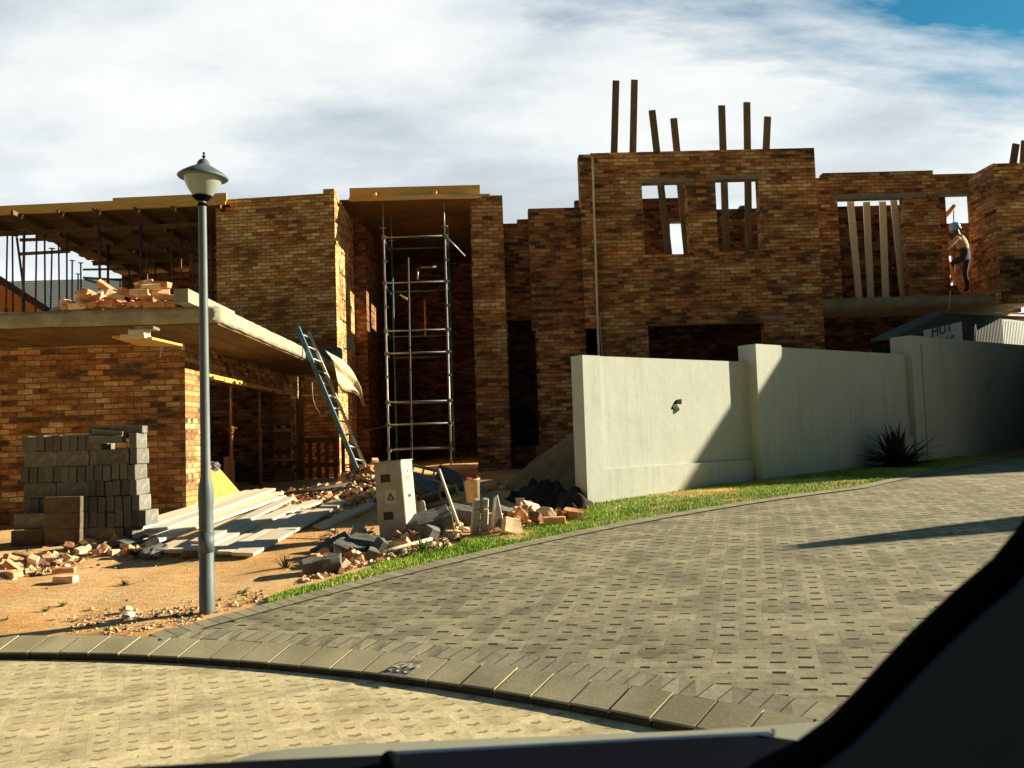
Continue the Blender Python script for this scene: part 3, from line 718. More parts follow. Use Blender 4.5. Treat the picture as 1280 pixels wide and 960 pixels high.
for q, (a_, b_) in ((wA, (797, 868)), (wB, (885, 957))):
    mb = MB(); xL, xR = xat(a_, 225, YT), xat(b_, 225, YT); mb.box((xL, YT-.012, q[3]), (xR, YT+.24, q[3]+.085)); hb(mb, 'lintel', 'concrete_smooth')
mb = MB(); mb.box((gT[1]-.06, YT-.008, gT[3]+.075), (gT[1]+.5, YT+.236, gT[3]+.145)); hb(mb, 'lintel', 'concrete_smooth')
YTB = 22.6
bz1 = zat(835, 247.5, YTB); bz2 = zat(920, 261, YTB); bz3 = bz2
hA = rectY(838, 277, 859, 318, YTB)
xs_ = xat(878, 280, YTB)
mb = MB(); masonry(mb, (0, YTB, 0), X1, Y1, .23, [(tx0-.05, xs_, .1, bz1), (xs_, tx1-.25, .1, bz2), (xat(900, 261, YTB)+.55, xat(900, 261, YTB)+.8, bz2, bz2+.085)], [hA])
masonry(mb, (tx0-.02, YT+.235, 0), Y1, X1, .23, [(0, YTB-YT-.24, .1, tz-.6)])
masonry(mb, (tx1-.23, YT+.235, 0), Y1, X1, .23, [(0, YTB-YT-.24, .1, wB[2]+.2), (0, 1.2, wB[2], tz-.5)])
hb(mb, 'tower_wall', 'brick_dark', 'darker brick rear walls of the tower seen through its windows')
mb = MB(); mb.box((hA[0]-.15, YTB-.01, hA[3]), (hA[1]+.15, YTB+.24, hA[3]+.09)); hb(mb, 'lintel', 'concrete_smooth')
mb = MB(); mb.box((tx0+.22, YT+.24, gT[3]+.35), (tx1-.24, YTB-.005, gT[3]+.55)); hb(mb, 'floor_slab', 'concrete')
# right wing: first-floor slab, upper wall with two openings, a nearer block at the frame's edge
YWn = 21.0; YS = 20.3
sz_t = zat(1150, 370, YS); sz_b = zat(1150, 382, YS)
mb = MB(); slab_mesh(mb, tx1+.05, 13.3, YS, 25.0, sz_b, sz_t, step=.3, amp=.012); hb(mb, 'first_floor_slab', 'concrete')
wa = xat(1033, 300, YWn); wb = xat(1240, 300, YWn)
z1_ = zat(1100, 214.5, YWn); z2_ = zat(1200, 217, YWn); xm_ = xat(1166, 214, YWn)
oA = rectY(1050, 248, 1133, 372, YWn); oB = rectY(1177, 243, 1219, 372, YWn)
oA = (oA[0], oA[1], sz_t-.02, oA[3]); oB = (oB[0], oB[1], sz_t-.02, oB[3])
mb = MB(); masonry(mb, (0, YWn, 0), X1, Y1, .23, [(wa-.25, wa, sz_t-.02, z1_-.12), (wa, xm_, sz_t-.02, z1_), (xm_, wb+.05, sz_t-.02, z2_)], [oA, oB])
YN = 19.9
masonry(mb, (xat(1247, 300, YN), YN+.232, 0), Y1, X1, .23, [(0, YWn-YN-.235, sz_t-.02, zat(1260, 204, YN))])
masonry(mb, (0, YN, 0), X1, Y1, .23, [(xat(1247, 300, YN), 13.4, sz_t-.3, zat(1260, 204, YN))])
hb(mb, 'wing_wall', 'brick_mix')
mb = MB(); mb.box((xat(1040, 243, YWn), YWn-.012, oA[3]), (xat(1157, 243, YWn), YWn+.24, oA[3]+.11)); hb(mb, 'lintel', 'concrete_smooth')
mb = MB(); mb.box((xat(1168, 243, YWn), YWn-.012, oB[3]), (xat(1234, 243, YWn), YWn+.24, oB[3]+.10)); hb(mb, 'lintel', 'concrete_smooth')
YB2 = 23.9
mb = MB()
bb = xat(1135, 300, YB2)
hB = rectY(1170, 318, 1196, 372, YB2); hB = (hB[0], hB[1], sz_t, hB[3])
masonry(mb, (0, YB2, 0), X1, Y1, .23, [(wa, bb+.3, sz_t, zat(1092, 257, YB2)), (bb+.3, 15, sz_t, zat(1200, 279, YB2))], [hB])
masonry(mb, (wa-.1, 21.24, 0), Y1, X1, .23, [(0, 2.6, sz_t, zat(1050, 300, 22)), ])
masonry(mb, (xat(1142, 300, 22.5), 21.24, 0), Y1, X1, .23, [(0, 2.6, sz_t, z1_-.5)])
masonry(mb, (0, 22.2, 0), X1, Y1, .23, [(tx1-.1, 14.6, .1, sz_b-.01)], [(tx1+.8, tx1+2.0, .2, 2.6)])
hb(mb, 'wing_wall', 'brick_dark', 'dark brick walls inside the wing and under its slab')
mb = MB()
masonry(mb, (13.17, YN+.24, 0), Y1, X1, .23, [(0, 3.7, sz_t+.002, 5.4)])
hb(mb, 'wing_wall', 'brick_dark')
# upper-left formwork deck over the garage slab, standing on props
dY0 = 21.5; dzt = zat(140, 247, dY0); dzb = zat(140, 264, dY0); dz = (dzt+dzb)/2
dxl = xat(-90, 265, dY0); dxr = xat(284, 250, dY0)
tilt = (zat(270, 256, dY0)-zat(10, 268, dY0))/(xat(270, 256, dY0)-xat(10, 268, dY0))
print('deck', dzt, dzb, dxl, dxr, tilt, 'W2', cX, YW, topR, OL, 'gx', gx, SF, yj0, yj1)
def dk(x_, y_, dz_): return Vector((x_, y_, dzb+dz_+(x_-dxl)*tilt*1.0-(dxr-dxl)*tilt*.5))
deck = empty('formwork_deck', (dxl, dY0, dzb), label='yellow timber formwork deck propped above the garage roof slab', cat='formwork')
DL = Vector((dxl, dY0, dzb))
def dkb(mb, name, m_): 
    o = mb.build(name, m_, deck, local=DL); o.location = (0, 0, 0); return o
mb = MB(); mb.beam(dk(dxl, dY0, .13), dk(dxr-.04, dY0, .13), .04, .22, (0, 1, 0)); mb.beam(dk(xat(142, 250, dY0), dY0-.03, .20), dk(dxr, dY0-.03, .20), .04, .20, (0, 1, 0))
dkb(mb, 'fascia_board', 'fascia')
mb = MB(); y_ = dY0+.05
while y_ < 30.5:
    w_ = rnd.uniform(.21, .24); o_ = rnd.uniform(-.12, .12)
    g = rnd.random() < .25
    mb.beam(dk((dxl if y_ < 23.3 else -12.1)+o_-.05, y_+w_/2, .03), dk(dxr+.0, y_+w_/2, .03), w_-(.03 if g else .006), .03, (0, 1, 0)); y_ += w_
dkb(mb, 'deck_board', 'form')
for i, x_ in enumerate(np.linspace(dxl+.35, dxr-.25, 8)):
    mb = MB(); x_ += rnd.uniform(-.1, .1); a = dk(x_, dY0-rnd.uniform(.1, .5), -.06); b_ = dk(x_, 30.3 if x_ > -12 else 23.2, -.06)
    mb.beam(a, b_, .06, .11, (1, 0, 0)); dkb(mb, 'joist', 'form')
for y_ in (22.6, 24.6, 26.6, 28.8):
    mb = MB(); mb.beam(dk((dxl if y_ < 23 else -12)+.1, y_, -.17), dk(dxr-.1, y_, -.17), .08, .11, (0, 1, 0)); dkb(mb, 'bearer', 'plank_dim')
# steel props under the deck
def prop_mesh(h, mkey, hu=None, handle=True):
    p = empty('steel_prop')
    hu = hu or h*.48
    mb = MB(); mb.tube((0, 0, .01), (0, 0, hu), .03, 10); o = mb.build('outer_tube', mkey, p)
    mb = MB(); mb.tube((0, 0, hu), (0, 0, h-.01), .022, 10); mb.build('inner_tube', mkey, p)
    mb = MB(); mb.tube((0, 0, hu-.03), (0, 0, hu+.06), .042, 10); mb.tube((-.09, 0, hu+.03), (.09, 0, hu+.03), .009, 6); mb.build('collar', mkey, p)
    mb = MB(); mb.box((-.07, -.07, 0), (.07, .07, .01)); mb.build('base_plate', mkey, p)
    mb = MB(); mb.box((-.07, -.07, h-.01), (.07, .07, h)); mb.build('head_plate', mkey, p)
    return p
pr = [(6, 'prop_pink', 17.2, 0), (17, 'prop_dark', 18.2, 0), (28, 'prop_pink', 17.0, 1), (43, 'prop_red', 17.6, 0), (57, 'prop_teal', 18.6, .0), (61, 'prop_dark', 18.9, 0),
      (75, 'prop_red', 18.4, 0), (83, 'prop_dark', 17.5, 0), (89, 'prop_dark', 20.5, 0), (96, 'prop_dark', 22.3, 0), (102, 'prop_teal', 20.8, 0), (126, 'prop_pink', 17.0, 1), (134, 'prop_dark', 18.8, 1),
      (150, 'prop_dark', 23.4, 0), (163, 'prop_dark', 21.2, 0), (178, 'prop_dark', 17.0, 1), (184, 'prop_pink', 19.0, 0), (196, 'prop_teal', 21.2, 0), (214, 'prop_pink', 17.4, 0), (226, 'prop_red', 18.8, 0), (240, 'prop_dark', 17.4, 0), (263, 'prop_red', 17.2, 1)]
desc = {'prop_pink': 'cement-splashed greyish', 'prop_dark': 'dark grimy', 'prop_red': 'red-painted', 'prop_teal': 'teal-painted'}
ordw = ['first', 'second', 'third', 'fourth', 'fifth', 'sixth', 'seventh', 'eighth', 'ninth', 'tenth', 'eleventh', 'twelfth', 'thirteenth', 'fourteenth', 'fifteenth', 'sixteenth',
        'seventeenth', 'eighteenth', 'nineteenth', 'twentieth', 'twenty-first', 'twenty-second', 'twenty-third', 'twenty-fourth']
for i, (px, mk, Yp, fat) in enumerate(pr):
    Yp = 22.1+(Yp-17)*(.35 if px < 60 else 1.05)
    x_ = PY(px, 330, Yp).x
    ztop = dk(x_, Yp, -.23).z
    p = prop_mesh(ztop-SLT-.02, mk, (ztop-SLT)*rnd.uniform(.38, .55))
    p.location = (x_, Yp, SLT+.015); p.rotation_euler = (rnd.uniform(-.012, .012), rnd.uniform(-.02, .02), rnd.uniform(0, 3))
    if fat: p.scale = (1.5, 1.5, 1)
    tag(p, f'{desc[mk]} steel prop, {ordw[i]} from the left under the timber deck', 'prop', 'steel props under the timber deck')
# diagonal brace and side rails seen against the sky
mb = MB(); mb.tube(PY(21, 297, 23.0), PY(31, 372, 23.0), .03); o = mb.build('brace_tube', 'prop_teal'); tag(o, 'leaning dark tube between the props near the left edge of the deck', 'brace')
for i, (a_, b_) in enumerate((((25, 300), (60, 299)), ((25, 317.5), (88, 314)))):
    mb = MB(); mb.beam(PY(*a_, 28.8), PY(*b_, 28.8), .06, .10, (0, 1, 0)); o = mb.build('rail_board', 'plank_grey')
    tag(o, ('upper' if i == 0 else 'lower')+' grey timber rail tied across the props against the sky', 'rail')
for i, (a_, b_) in enumerate((((104, 337), (170, 336)), ((104, 347), (152, 350)), ((106, 349), (135, 358)))):
    mb = MB(); mb.tube(PY(*a_, 26.8), PY(*b_, 26.8), .034); o = mb.build('tie_tube', 'steel_blue')
    tag(o, ['topmost', 'middle', 'sloping lowest'][i]+' dark scaffold tube tied across the props beyond the brick heap', 'tie tube', 'tubes tied across the props')
# scaffold tower in front of the void
scaf = empty('scaffold_tower', PY(520, 600, 22.62), label='tall narrow scaffold tower of pale and blue steel tubes before the dark stair void', cat='scaffold')
SL = scaf.location.copy()
def scb(mb, name, m_):
    o = mb.build(name, m_, scaf, local=SL); o.location = (0, 0, 0); return o
yF, yB = 22.62, 24.1
xf0, xf1 = xat(483, 440, yF), xat(560, 440, yF)
ztp = zat(515, 252, yF); zbt = .75
for yy, (xa_, xb_) in ((yF, (xf0, xf1)), (yB, (xf0+.05, xf1+.03))):
    for xx in (xa_, xb_):
        mb = MB(); mb.tube((xx, yy, zbt), (xx, yy, 3.3), .026); mb.tube((xx, yy, 3.3), (xx, yy, zat(515, 298, yF)), .026); 
        scb(mb, 'standard', 'steel' if yy == yF else 'steel_blue')
        mb = MB(); mb.tube((xx, yy, zat(515, 298, yF)), (xx, yy, ztp), .019); mb.tube((xx-.09, yy, zat(515, 284, yF)), (xx+.09, yy, zat(515, 284, yF)), .014); scb(mb, 'jack', 'steel')
for ly in (296, 353, 413, 441, 502, 530, 561):
    z_ = zat(520, ly, yF)
    mb = MB(); mb.tube((xf0, yF-.03, z_), (xf1, yF-.03, z_), .022); scb(mb, 'ledger', 'steel')
    mb = MB(); mb.tube((xf0, yB-.03, z_+.02), (xf1, yB-.03, z_+.02), .022); scb(mb, 'ledger', 'steel_blue')
    for xx in (xf0, xf1):
        mb = MB(); mb.tube((xx, yF, z_-.05), (xx, yB, z_-.05), .022); scb(mb, 'transom', 'steel_blue')
        mb = MB(); mb.box((xx-.045, yF-.06, z_-.05), (xx+.045, yF+.04, z_+.045)); mb.tube((xx+.04, yF-.05, z_), (xx+.09, yF-.05, z_), .012); scb(mb, 'coupler', 'steel')
for ly in (326, 383, 470):
    z_ = zat(520, ly, yF)
    for xx in (xf0, xf1):
        mb = MB(); mb.box((xx-.035, yF-.05, z_-.03), (xx+.035, yF+.035, z_+.03)); mb.tube((xx+.03, yF-.05, z_), (xx+.085, yF-.05, z_), .011); scb(mb, 'coupler', 'steel')
mb = MB(); mb.tube(PY(556, 294, yF-.05), PY(581, 320, yF+.4), .022); scb(mb, 'brace', 'steel')
# tubes inside the void
for i, (a_, b_, Yv, mk) in enumerate((((510, 322), (515, 590), 23.0, 'prop_dark'), ((522, 335), (522, 350), 24.5, 'steel'), ((531, 375), (532, 420), 24, 'prop_rust'), ((525, 334), (545, 333.5), 24.5, 'steel'), ((500, 368), (512, 376), 23.2, 'plank_pale'))):
    mb = MB(); mb.tube(PY(*a_, Yv), PY(*b_, Yv), .028); o = mb.build('void_tube', mk)
    tag(o, ['long dark upright tube', 'short pale upright tube', 'rusty upright tube', 'short level pale tube', 'short pale diagonal stick'][i]+' inside the dark stair void behind the scaffold', 'tube')
# timbers standing inside the tower, rising above its wall
tp = [((767.5, 195), (770, 101), 0), ((791, 195), (793, 100), 0), ((836, 318), (815, 138), 1), ((859, 318), (842, 148), 1), ((908, 313), (902, 132), 1), ((936, 312), (933.5, 128), 1), ((957, 200), (959.5, 146), 0)]
names = ['tallest grey timber, nearest the tower corner, standing above the brickwork', 'second tall grey timber above the tower wall, beside the tallest one', 'leaning timber crossing the left tower window, its top left of its foot',
         'shorter leaning timber at the right side of the left tower window', 'timber standing in the left part of the right tower window', 'tall upright timber in the right part of the right tower window', 'shortest timber above the tower wall, right of the windows']
for (a_, b_, full), lb in zip(tp, names):
    Yt = YT+.23+.08
    A = PY(*a_, Yt); B = PY(*b_, Yt); dd = (B-A).normalized()
    zfoot = gT[3]+.56
    A2 = A-dd*max(0, (A.z-zfoot)/dd.z)
    mb = MB(); mb.beam(A2, B, .155, .05, (1, 0, 0)); o = mb.build('timber_post', 'plank_grey'); tag(o, lb, 'timber', 'timbers standing in the tower')
wp = [((1073, 366), (1063, 251)), ((1088, 366), (1083, 252.5)), ((1107, 366), (1103, 252)), ((1129, 366), (1117, 250))]
for k, (a_, b_) in enumerate(wp):
    A = PY(*a_, 21.45); B = PY(*b_, 21.30); dd = (B-A).normalized(); A2 = A-dd*((A.z-sz_t-.01)/dd.z)
    mb = MB(); mb.beam(A2, B, .165, .045, (1, 0, 0)); o = mb.build('leaning_plank', 'plank_pale'); tag(o, f'{ordw[k]} from the left of four pale planks leaning in the wing doorway', 'plank', 'planks leaning in the wing doorway')
for k, (a_, b_) in enumerate((((1266, 206), (1270, 180)), ((1279, 206), (1281, 176)))):
    A = PY(*a_, YN+.3); B = PY(*b_, YN+.3); A2 = A-(B-A).normalized()*1.2
    mb = MB(); mb.beam(A2, B, .16, .05, (1, 0, 0)); o = mb.build('timber_post', 'plank_dim'); tag(o, ['dark timber end', 'darker timber end, cut by the frame edge,'][k]+' above the wing wall at the far right', 'timber')
# hanging lines
mb = MB(); pts = [PY(x_, y_, YT-.16) for x_, y_ in ((740.5, 196), (741.5, 225), (742.5, 262), (744, 300), (745.5, 350), (747, 400), (748.5, 440), (750, 470))]; mb.path(pts, .028, 8)
o = mb.build('hanging_rope', 'plank_pale'); tag(o, 'thick pale rope hanging down the corner of the brick tower', 'rope')
mb = MB(); pts = [PY(x_, y_, YT-.05) for x_, y_ in ((749, 395), (751, 420), (754, 470))]; mb.path(pts, .016, 6); o = mb.build('hanging_line', 'plank_pale'); tag(o, 'thin pale line beside the thick rope above the plastered wall', 'rope')
mb = MB(); mb.path([PY(1188, 363, 20.2), PY(1187, 375, 20.2), PY(1185, 392, 20.2)], .012); o = mb.build('hanging_line', 'plank_pale'); tag(o, 'short pale line hanging from the wing slab above the shed', 'rope')
# loose bricks on wall tops come later with the other loose bricks
# ------------------------------------------------------------------ neighbours
nb = empty('tiled_house', (-18, 40, 1), label='orange plastered house with a grey tiled roof beyond the propped deck', cat='house')
NL = Vector((-18, 40, 1))
def nbb(mb, name, m_): o = mb.build(name, m_, nb, local=NL); o.location = (0, 0, 0)
Yn = 34
A = PY(-40, 326, Yn); B = PY(60, 390, Yn)
mb = MB(); mb.face([(A.x, Yn, 1), (B.x+1, Yn, 1), (B.x+1, Yn, B.z-.7), (A.x, Yn, A.z)], None); mb.face([(B.x+1, Yn, 1), (B.x+1, Yn+8, 1), (B.x+1, Yn+8, B.z-.7), (B.x+1, Yn, B.z-.7)])
nbb(mb, 'gable_wall', 'orange_wall')
mb = MB(); mb.beam((A.x, Yn-.1, A.z+.08), (B.x+1.2, Yn-.1, B.z-.75), .06, .26, (0, 1, 0)); nbb(mb, 'barge_board', 'prop_dark')
mt, t, b = nt('grey_roof_tiles'); v = tcoord(t, 'UV'); sp_ = t.nodes.new('ShaderNodeSeparateXYZ'); t.links.new(v, sp_.inputs[0])
fv = mth(t, 'FRACT', mth(t, 'DIVIDE', sp_.outputs[1], .36)); c_ = ramp(t, fv, [(0, (.05, .055, .05)), (.16, (.09, .10, .09)), (.25, (.24, .26, .23)), (.9, (.19, .205, .18))])
put(t, b.inputs['Base Color'], mixc(t, .5, c_, ramp(t, noi(t, v, 4, 4, .7), [(.3, .7), (.7, 1.2)]), 'MULTIPLY')); bump(t, b, fv, .6, .05); M['tiles'] = mt
ya, yb_ = 35.2, 42
P0 = PY(30, 392, ya); P1 = PY(31, 351, yb_); P2 = PY(215, 346, yb_)
zr = P1.z
mb = MB(); W_ = 12
mb.face([(P1.x-6, ya, P0.z-.6), (P2.x+2, ya, P0.z-.6), (P2.x+2, yb_, zr), (P1.x-6, yb_, zr)], [(0, 0), (W_, 0), (W_, 6.6), (0, 6.6)])
mb.face([(P1.x-6, yb_+6.3, P0.z-.6), (P2.x+2, yb_+6.3, P0.z-.6), (P2.x+2, yb_, zr), (P1.x-6, yb_, zr)][::-1], [(0, 0), (W_, 0), (W_, 6.6), (0, 6.6)])
nbb(mb, 'tiled_roof', 'tiles')
mb = MB(); mb.box((P1.x-5.6, ya+.5, 1), (P2.x+1.6, yb_+5.8, P0.z-.7)); nbb(mb, 'wall', 'orange_wall')
# house and garden wall outside the frame on the right: they throw the big shadows
nh = empty('neighbour_house', (16, 16, .7), label='plastered house beyond the right edge, shading the pale wall', cat='house')
HN = Vector((16, 16, .7))
def nhb(mb, name, m_): o = mb.build(name, m_, nh, local=HN); o.location = (0, 0, 0)
mb = MB(); masonry(mb, (0, 9.85, 0), X1, Y1, .2, [(10.6, 25, .2, 3.2)]); o = mb.build('garden_wall', 'wallpaint'); tag(o, 'plastered garden wall beyond the right edge of the driveway', 'wall')
# ------------------------------------------------------------------ pale plastered boundary wall
wd = Vector((.816, .578, 0)).normalized(); wn_ = Vector((.578, -.816, 0)).normalized()   # along, outwards (to the street)
g0 = GP(735, 632)
print('wall foot', g0)
W0 = Vector((g0.x, g0.y, 0))
def wt(x, y, out=0.0):      # pixel -> (t, z) on the wall plane
    p = PP(x, y, W0+wn_*out, wn_); return (p-W0).dot(wd), p.z
bw = empty('boundary_wall', (g0.x, g0.y, g0.z), label='pale green plastered boundary wall with recessed panels and stepped piers beside the driveway', cat='wall')
BL = Vector(bw.location)
def bwb(mb, name, m_='wallpaint'):
    o = mb.build(name, m_, bw, local=BL); o.location = (0, 0, 0); return o
def wbox(mb, t0, t1, n0, n1, z0, z1): # n: outwards offsets
    o = W0+wd*t0+wn_*n0; mb.obox((o.x, o.y, z0), wd, wn_, t1-t0, n1-n0, z1-z0)
def panel(mb, t0, t1, n0, n1, z0, z1, holes):
    outer = [(t0, z0), (t1, z0), (t1, z1), (t0, z1)]
    loops = [outer]+holes
    def P(q, n_): o = W0+wd*q[0]+wn_*n_; return Vector((o.x, o.y, q[1]))
    flat = [q for l in loops for q in l]
    tri = tessellate_polygon([[Vector((q[0], q[1], 0)) for q in l] for l in loops])
    for n_ in (n0, n1):
        for a_, b_, c_ in tri: mb.face([P(flat[a_], n_), P(flat[b_], n_), P(flat[c_], n_)])
    for l in loops:
        for i in range(len(l)):
            j = (i+1) % len(l); mb.face([P(l[i], n0), P(l[j], n0), P(l[j], n1), P(l[i], n1)])
TH = -.24
t_a, zt1 = wt(735, 444); zt1 = (wt(735, 444)[1]+wt(938, 452)[1])/2
zb1 = wt(840, 581)[1]
tp0 = wt(752, 500)[0]; tp1 = wt(934, 520)[0]
s2 = .13
t2a = wt(948, 500, s2)[0]; t2b = wt(980, 500, s2)[0]; zt2 = wt(965, 431, s2)[1]; zt2b = wt(985, 433.5, s2)[1]; zb2 = wt(1040, 551, s2)[1]
t3a = wt(1143, 500, s2+.07)[0]; t3b = wt(1164, 500, s2+.07)[0]; zt3 = wt(1160, 421, s2+.07)[1]; zb3 = wt(1220, 544, s2+.07)[1]
t2e = t3a
print('wall z', zt1, zt2, zt3, 't', t_a, tp1, t2a, t2b, t3a)
hp = [(838, 512), (841, 505), (844, 500.5), (848, 499), (852.5, 499), (852, 505.5), (846, 505), (850, 512), (843.5, 517.5), (840.5, 517.5), (841.5, 512)]
hole1 = [wt(x_, y_, -.05) for x_, y_ in hp]
mb = MB()
wbox(mb, 0, tp0, TH, 0, -.2, zt1); wbox(mb, tp0, t2a, TH, 0, -.2, zb1)
bwb(mb, 'plinth')
mb = MB(); panel(mb, tp0, t2a+.02, TH+.002, -.05, zb1-.02, zt1-.001, [hole1]); bwb(mb, 'wall_panel')
mb = MB(); wbox(mb, t2a, t2b, TH+.02, s2, -.2, zt2); bwb(mb, 'pier')
mb = MB(); wbox(mb, t2b, t3a, TH+.03, s2, -.2, zb2); bwb(mb, 'plinth')
mb = MB(); wbox(mb, t2b, t3a, TH+.04, s2-.05, zb2-.02, zt2-.025); bwb(mb, 'wall_panel')
s3 = s2+.07
mb = MB(); wbox(mb, t3a, t3b, TH+.02, s3, -.2, zt3); bwb(mb, 'pier')
mb = MB(); wbox(mb, t3b, t3b+5, TH+.03, s3, -.2, zb3); bwb(mb, 'plinth')
hr = [wt(x_, y_, s3-.05) for x_, y_ in ((1234.5, 479), (1241.5, 479), (1241, 491), (1234.5, 491))]
mb = MB(); panel(mb, t3b, t3b+5, TH+.04, s3-.05, zb3-.02, zt3-.001, [hr]); bwb(mb, 'wall_panel')
mb = MB(); o_ = W0+wd*(wt(1155, 500, s3)[0])+wn_*(s3+.0); mb.obox((o_.x, o_.y, .3), wd, wn_, .012, .004, zt3-.45); bwb(mb, 'expansion_joint', 'hole')
for hh_, nn in ((hole1, -.05), (hr, s3-.05)):  # black box behind each hole paints its inside dark
    mb = MB(); ts = [q[0] for q in hh_]; zs_ = [q[1] for q in hh_]; wbox(mb, min(ts)-.03, max(ts)+.03, TH-.01+(0 if nn < 0 else .04), nn-.11 if nn < 0 else nn-.2, min(zs_)-.03, max(zs_)+.03); bwb(mb, 'cavity', 'hole')
# neighbour's house: its eave throws the straight shadow edge across the wall and the paving
A_ = PP(838, 632, W0, wn_); B_ = PP(988, 428, W0+wn_*s2, wn_)
ze = 5.2; Ea = A_+sdir*((ze-A_.z)/sdir.z); Eb = B_+sdir*((ze-B_.z)/sdir.z); ed = (Ea-Eb); ed.z = 0; ed.normalize(); en = Vector((-ed.y, ed.x, 0))
print('eave', Ea, Eb, ed, en)
o0 = Eb-ed*min(1.2, max(0, (Eb.x-.645*Eb.y)))
def fr(y_): return .64*y_   # just outside the right edge of the frame
def pr(pts, z0, z1, name, m_='wallpaint'):
    mb = MB(); P0_ = [Vector((p[0], p[1], z0)) for p in pts]; P1_ = [Vector((p[0], p[1], z1)) for p in pts]; n_ = len(pts)
    mb.face(P0_[::-1]); mb.face(P1_)
    for i in range(n_): j = (i+1) % n_; mb.face([P0_[i], P0_[j], P1_[j], P1_[i]])
    nhb(mb, name, m_)
q0 = o0; q1 = Ea+ed*12; 
ptsw = [(q0.x+.1, q0.y+.15), (q1.x, q1.y+.15), (q1.x, 20.2), (max(fr(20.4), q0.x+.1), 20.2)]
pr(ptsw, .2, ze-.15, 'wall'); pr([(q0.x, q0.y), (q1.x+.2, q1.y), (q1.x+.2, 20.4), (max(fr(20.4), q0.x), 20.4)], ze-.15, ze, 'roof', 'concrete')
# ------------------------------------------------------------------ shed with its sign
sh = empty('tool_shed', PY(1200, 500, 18), label='grey-green sheet-metal shed with a sign, behind the boundary wall', cat='shed')
SHL = Vector(sh.location)
def shb(mb, name, m_, par=None):
    o = mb.build(name, m_, par or sh, local=SHL); o.location = (0, 0, 0); return o
sO = W0+wd*8.0-wn_*.75; sn = -wn_
def st(x, y, out=0): p = PP(x, y, sO+wn_*out, wn_); return (p-sO).dot(wd), p.z
tL, zL = st(1110, 424); tA, zA = st(1178, 392); tR, zR = st(1252, 395); 
def SP(t_, z_, n_=0): o = sO+wd*t_+wn_*n_; return Vector((o.x, o.y, z_))
def corr(mb, t0, t1, zlow, ztopf, pitch=.076, amp=.012, mi=0):
    n_ = max(2, int((t1-t0)/pitch*4)); prev = None
    for i in range(n_+1):
        tt = t0+(t1-t0)*i/n_; off = amp*math.sin(2*math.pi*(tt-t0)/pitch); cur = (tt, off)
        if prev: mb.face([SP(prev[0], zlow, prev[1]), SP(cur[0], zlow, cur[1]), SP(cur[0], ztopf(cur[0]), cur[1]), SP(prev[0], ztopf(prev[0]), prev[1])], None, mi, True)
        prev = cur
topf = lambda q: zL+.0+(zA-zL)*(q-tL)/(tA-tL) if q < tA else zA+(zR-zA)*(q-tA)/(tR-tA)
mb = MB(); corr(mb, tL+.12, tR, .6, lambda q: topf(q)-.03); shb(mb, 'front_wall', 'shed_dark')
mb = MB(); mb.obox(SP(tR+.004, .6, -.03), wd, wn_, 1.6, .02, zR-.66); shb(mb, 'side_wall', 'shed_dark')
mb = MB()
for k in range(19): mb.obox(SP(tR+.02+k*.084, .62, -.009), wd, wn_, .036, .012, zR-.72)
shb(mb, 'side_sheet', 'shed_white')  # white ribs on dark backing: sunlit corrugation ridges put into the colour
mb = MB(); mb.obox(SP(tL+.12, .6, -.45), wd, sn, tR-tL+1.4, .05, zL-.75); shb(mb, 'rear_wall', 'shed_dark')
for (ta_, za_), (tb_, zb2_) in (((tL-.06, topf(tL-.06)), (tA, zA)), ((tA, zA), (tR+1.7, topf(tR+1.7)))):
    mb = MB(); a_ = SP(ta_, za_, .08); b_ = SP(tb_, zb2_, .08); e = sn*.42
    mb.quadbox([a_, b_, b_+e, a_+e, a_+UP*.05, b_+UP*.05, b_+e+UP*.05, a_+e+UP*.05]); shb(mb, 'roof', 'shed_dark')
# sign
so = .05
def sgn(x, y, e=0): t_, z_ = st(x, y, so+e); return SP(t_, z_, so+e)
mb = MB(); q = [sgn(1154.5, 425), sgn(1203.5, 428), sgn(1202, 402), sgn(1154.5, 413)]; q2 = [p-wn_*.012 for p in q]
q[0] = q[0]-UP*.15; q2[0] = q2[0]-UP*.15; q[1] = q[1]-UP*.15; q2[1] = q2[1]-UP*.15
mb.quadbox([q2[0], q2[1], q[1], q[0], q2[3], q2[2], q[2], q[3]]); sgo = shb(mb, 'sign_board', 'sign_white')
def letters(txt, x0, y0, size, name):
    c = bpy.data.curves.new(name, 'FONT'); c.body = txt; c.size = size; c.extrude = .002; c.offset = .006
    o = bpy.data.objects.new('tmp', c); COL.objects.link(o)
    dg = bpy.context.evaluated_depsgraph_get(); me = bpy.data.meshes.new_from_object(o.evaluated_get(dg)); bpy.data.objects.remove(o)
    return me
def place_text(txt, org, ex_, ez_, size, name, par, base, m_='sign_blue', nrm=None, sx=1.0):
    me = letters(txt, 0, 0, size, name); exn = ex_.normalized(); n_ = nrm
    for v_ in me.vertices: v_.co = org+exn*v_.co.x*sx+ez_*v_.co.y+n_*v_.co.z-base
    me.materials.clear(); me.materials.append(M[m_]); o = bpy.data.objects.new(name, me); COL.objects.link(o); o.parent = par; return o
e1 = (sgn(1190, 410)-sgn(1166, 417)); 
place_text('HUT', sgn(1164.5, 421.5, .006), e1, UP, .31, 'lettering', sgo, SHL, nrm=wn_, sx=1.5)
place_text('RENTALS', sgn(1157.5, 433.5, .006), (sgn(1202, 421)-sgn(1159, 432)), UP, .165, 'lettering', sgo, SHL, nrm=wn_) if False else place_text('LS', sgn(1183, 433.5, .006), e1, UP, .30, 'lettering', sgo, SHL, nrm=wn_, sx=1.4)
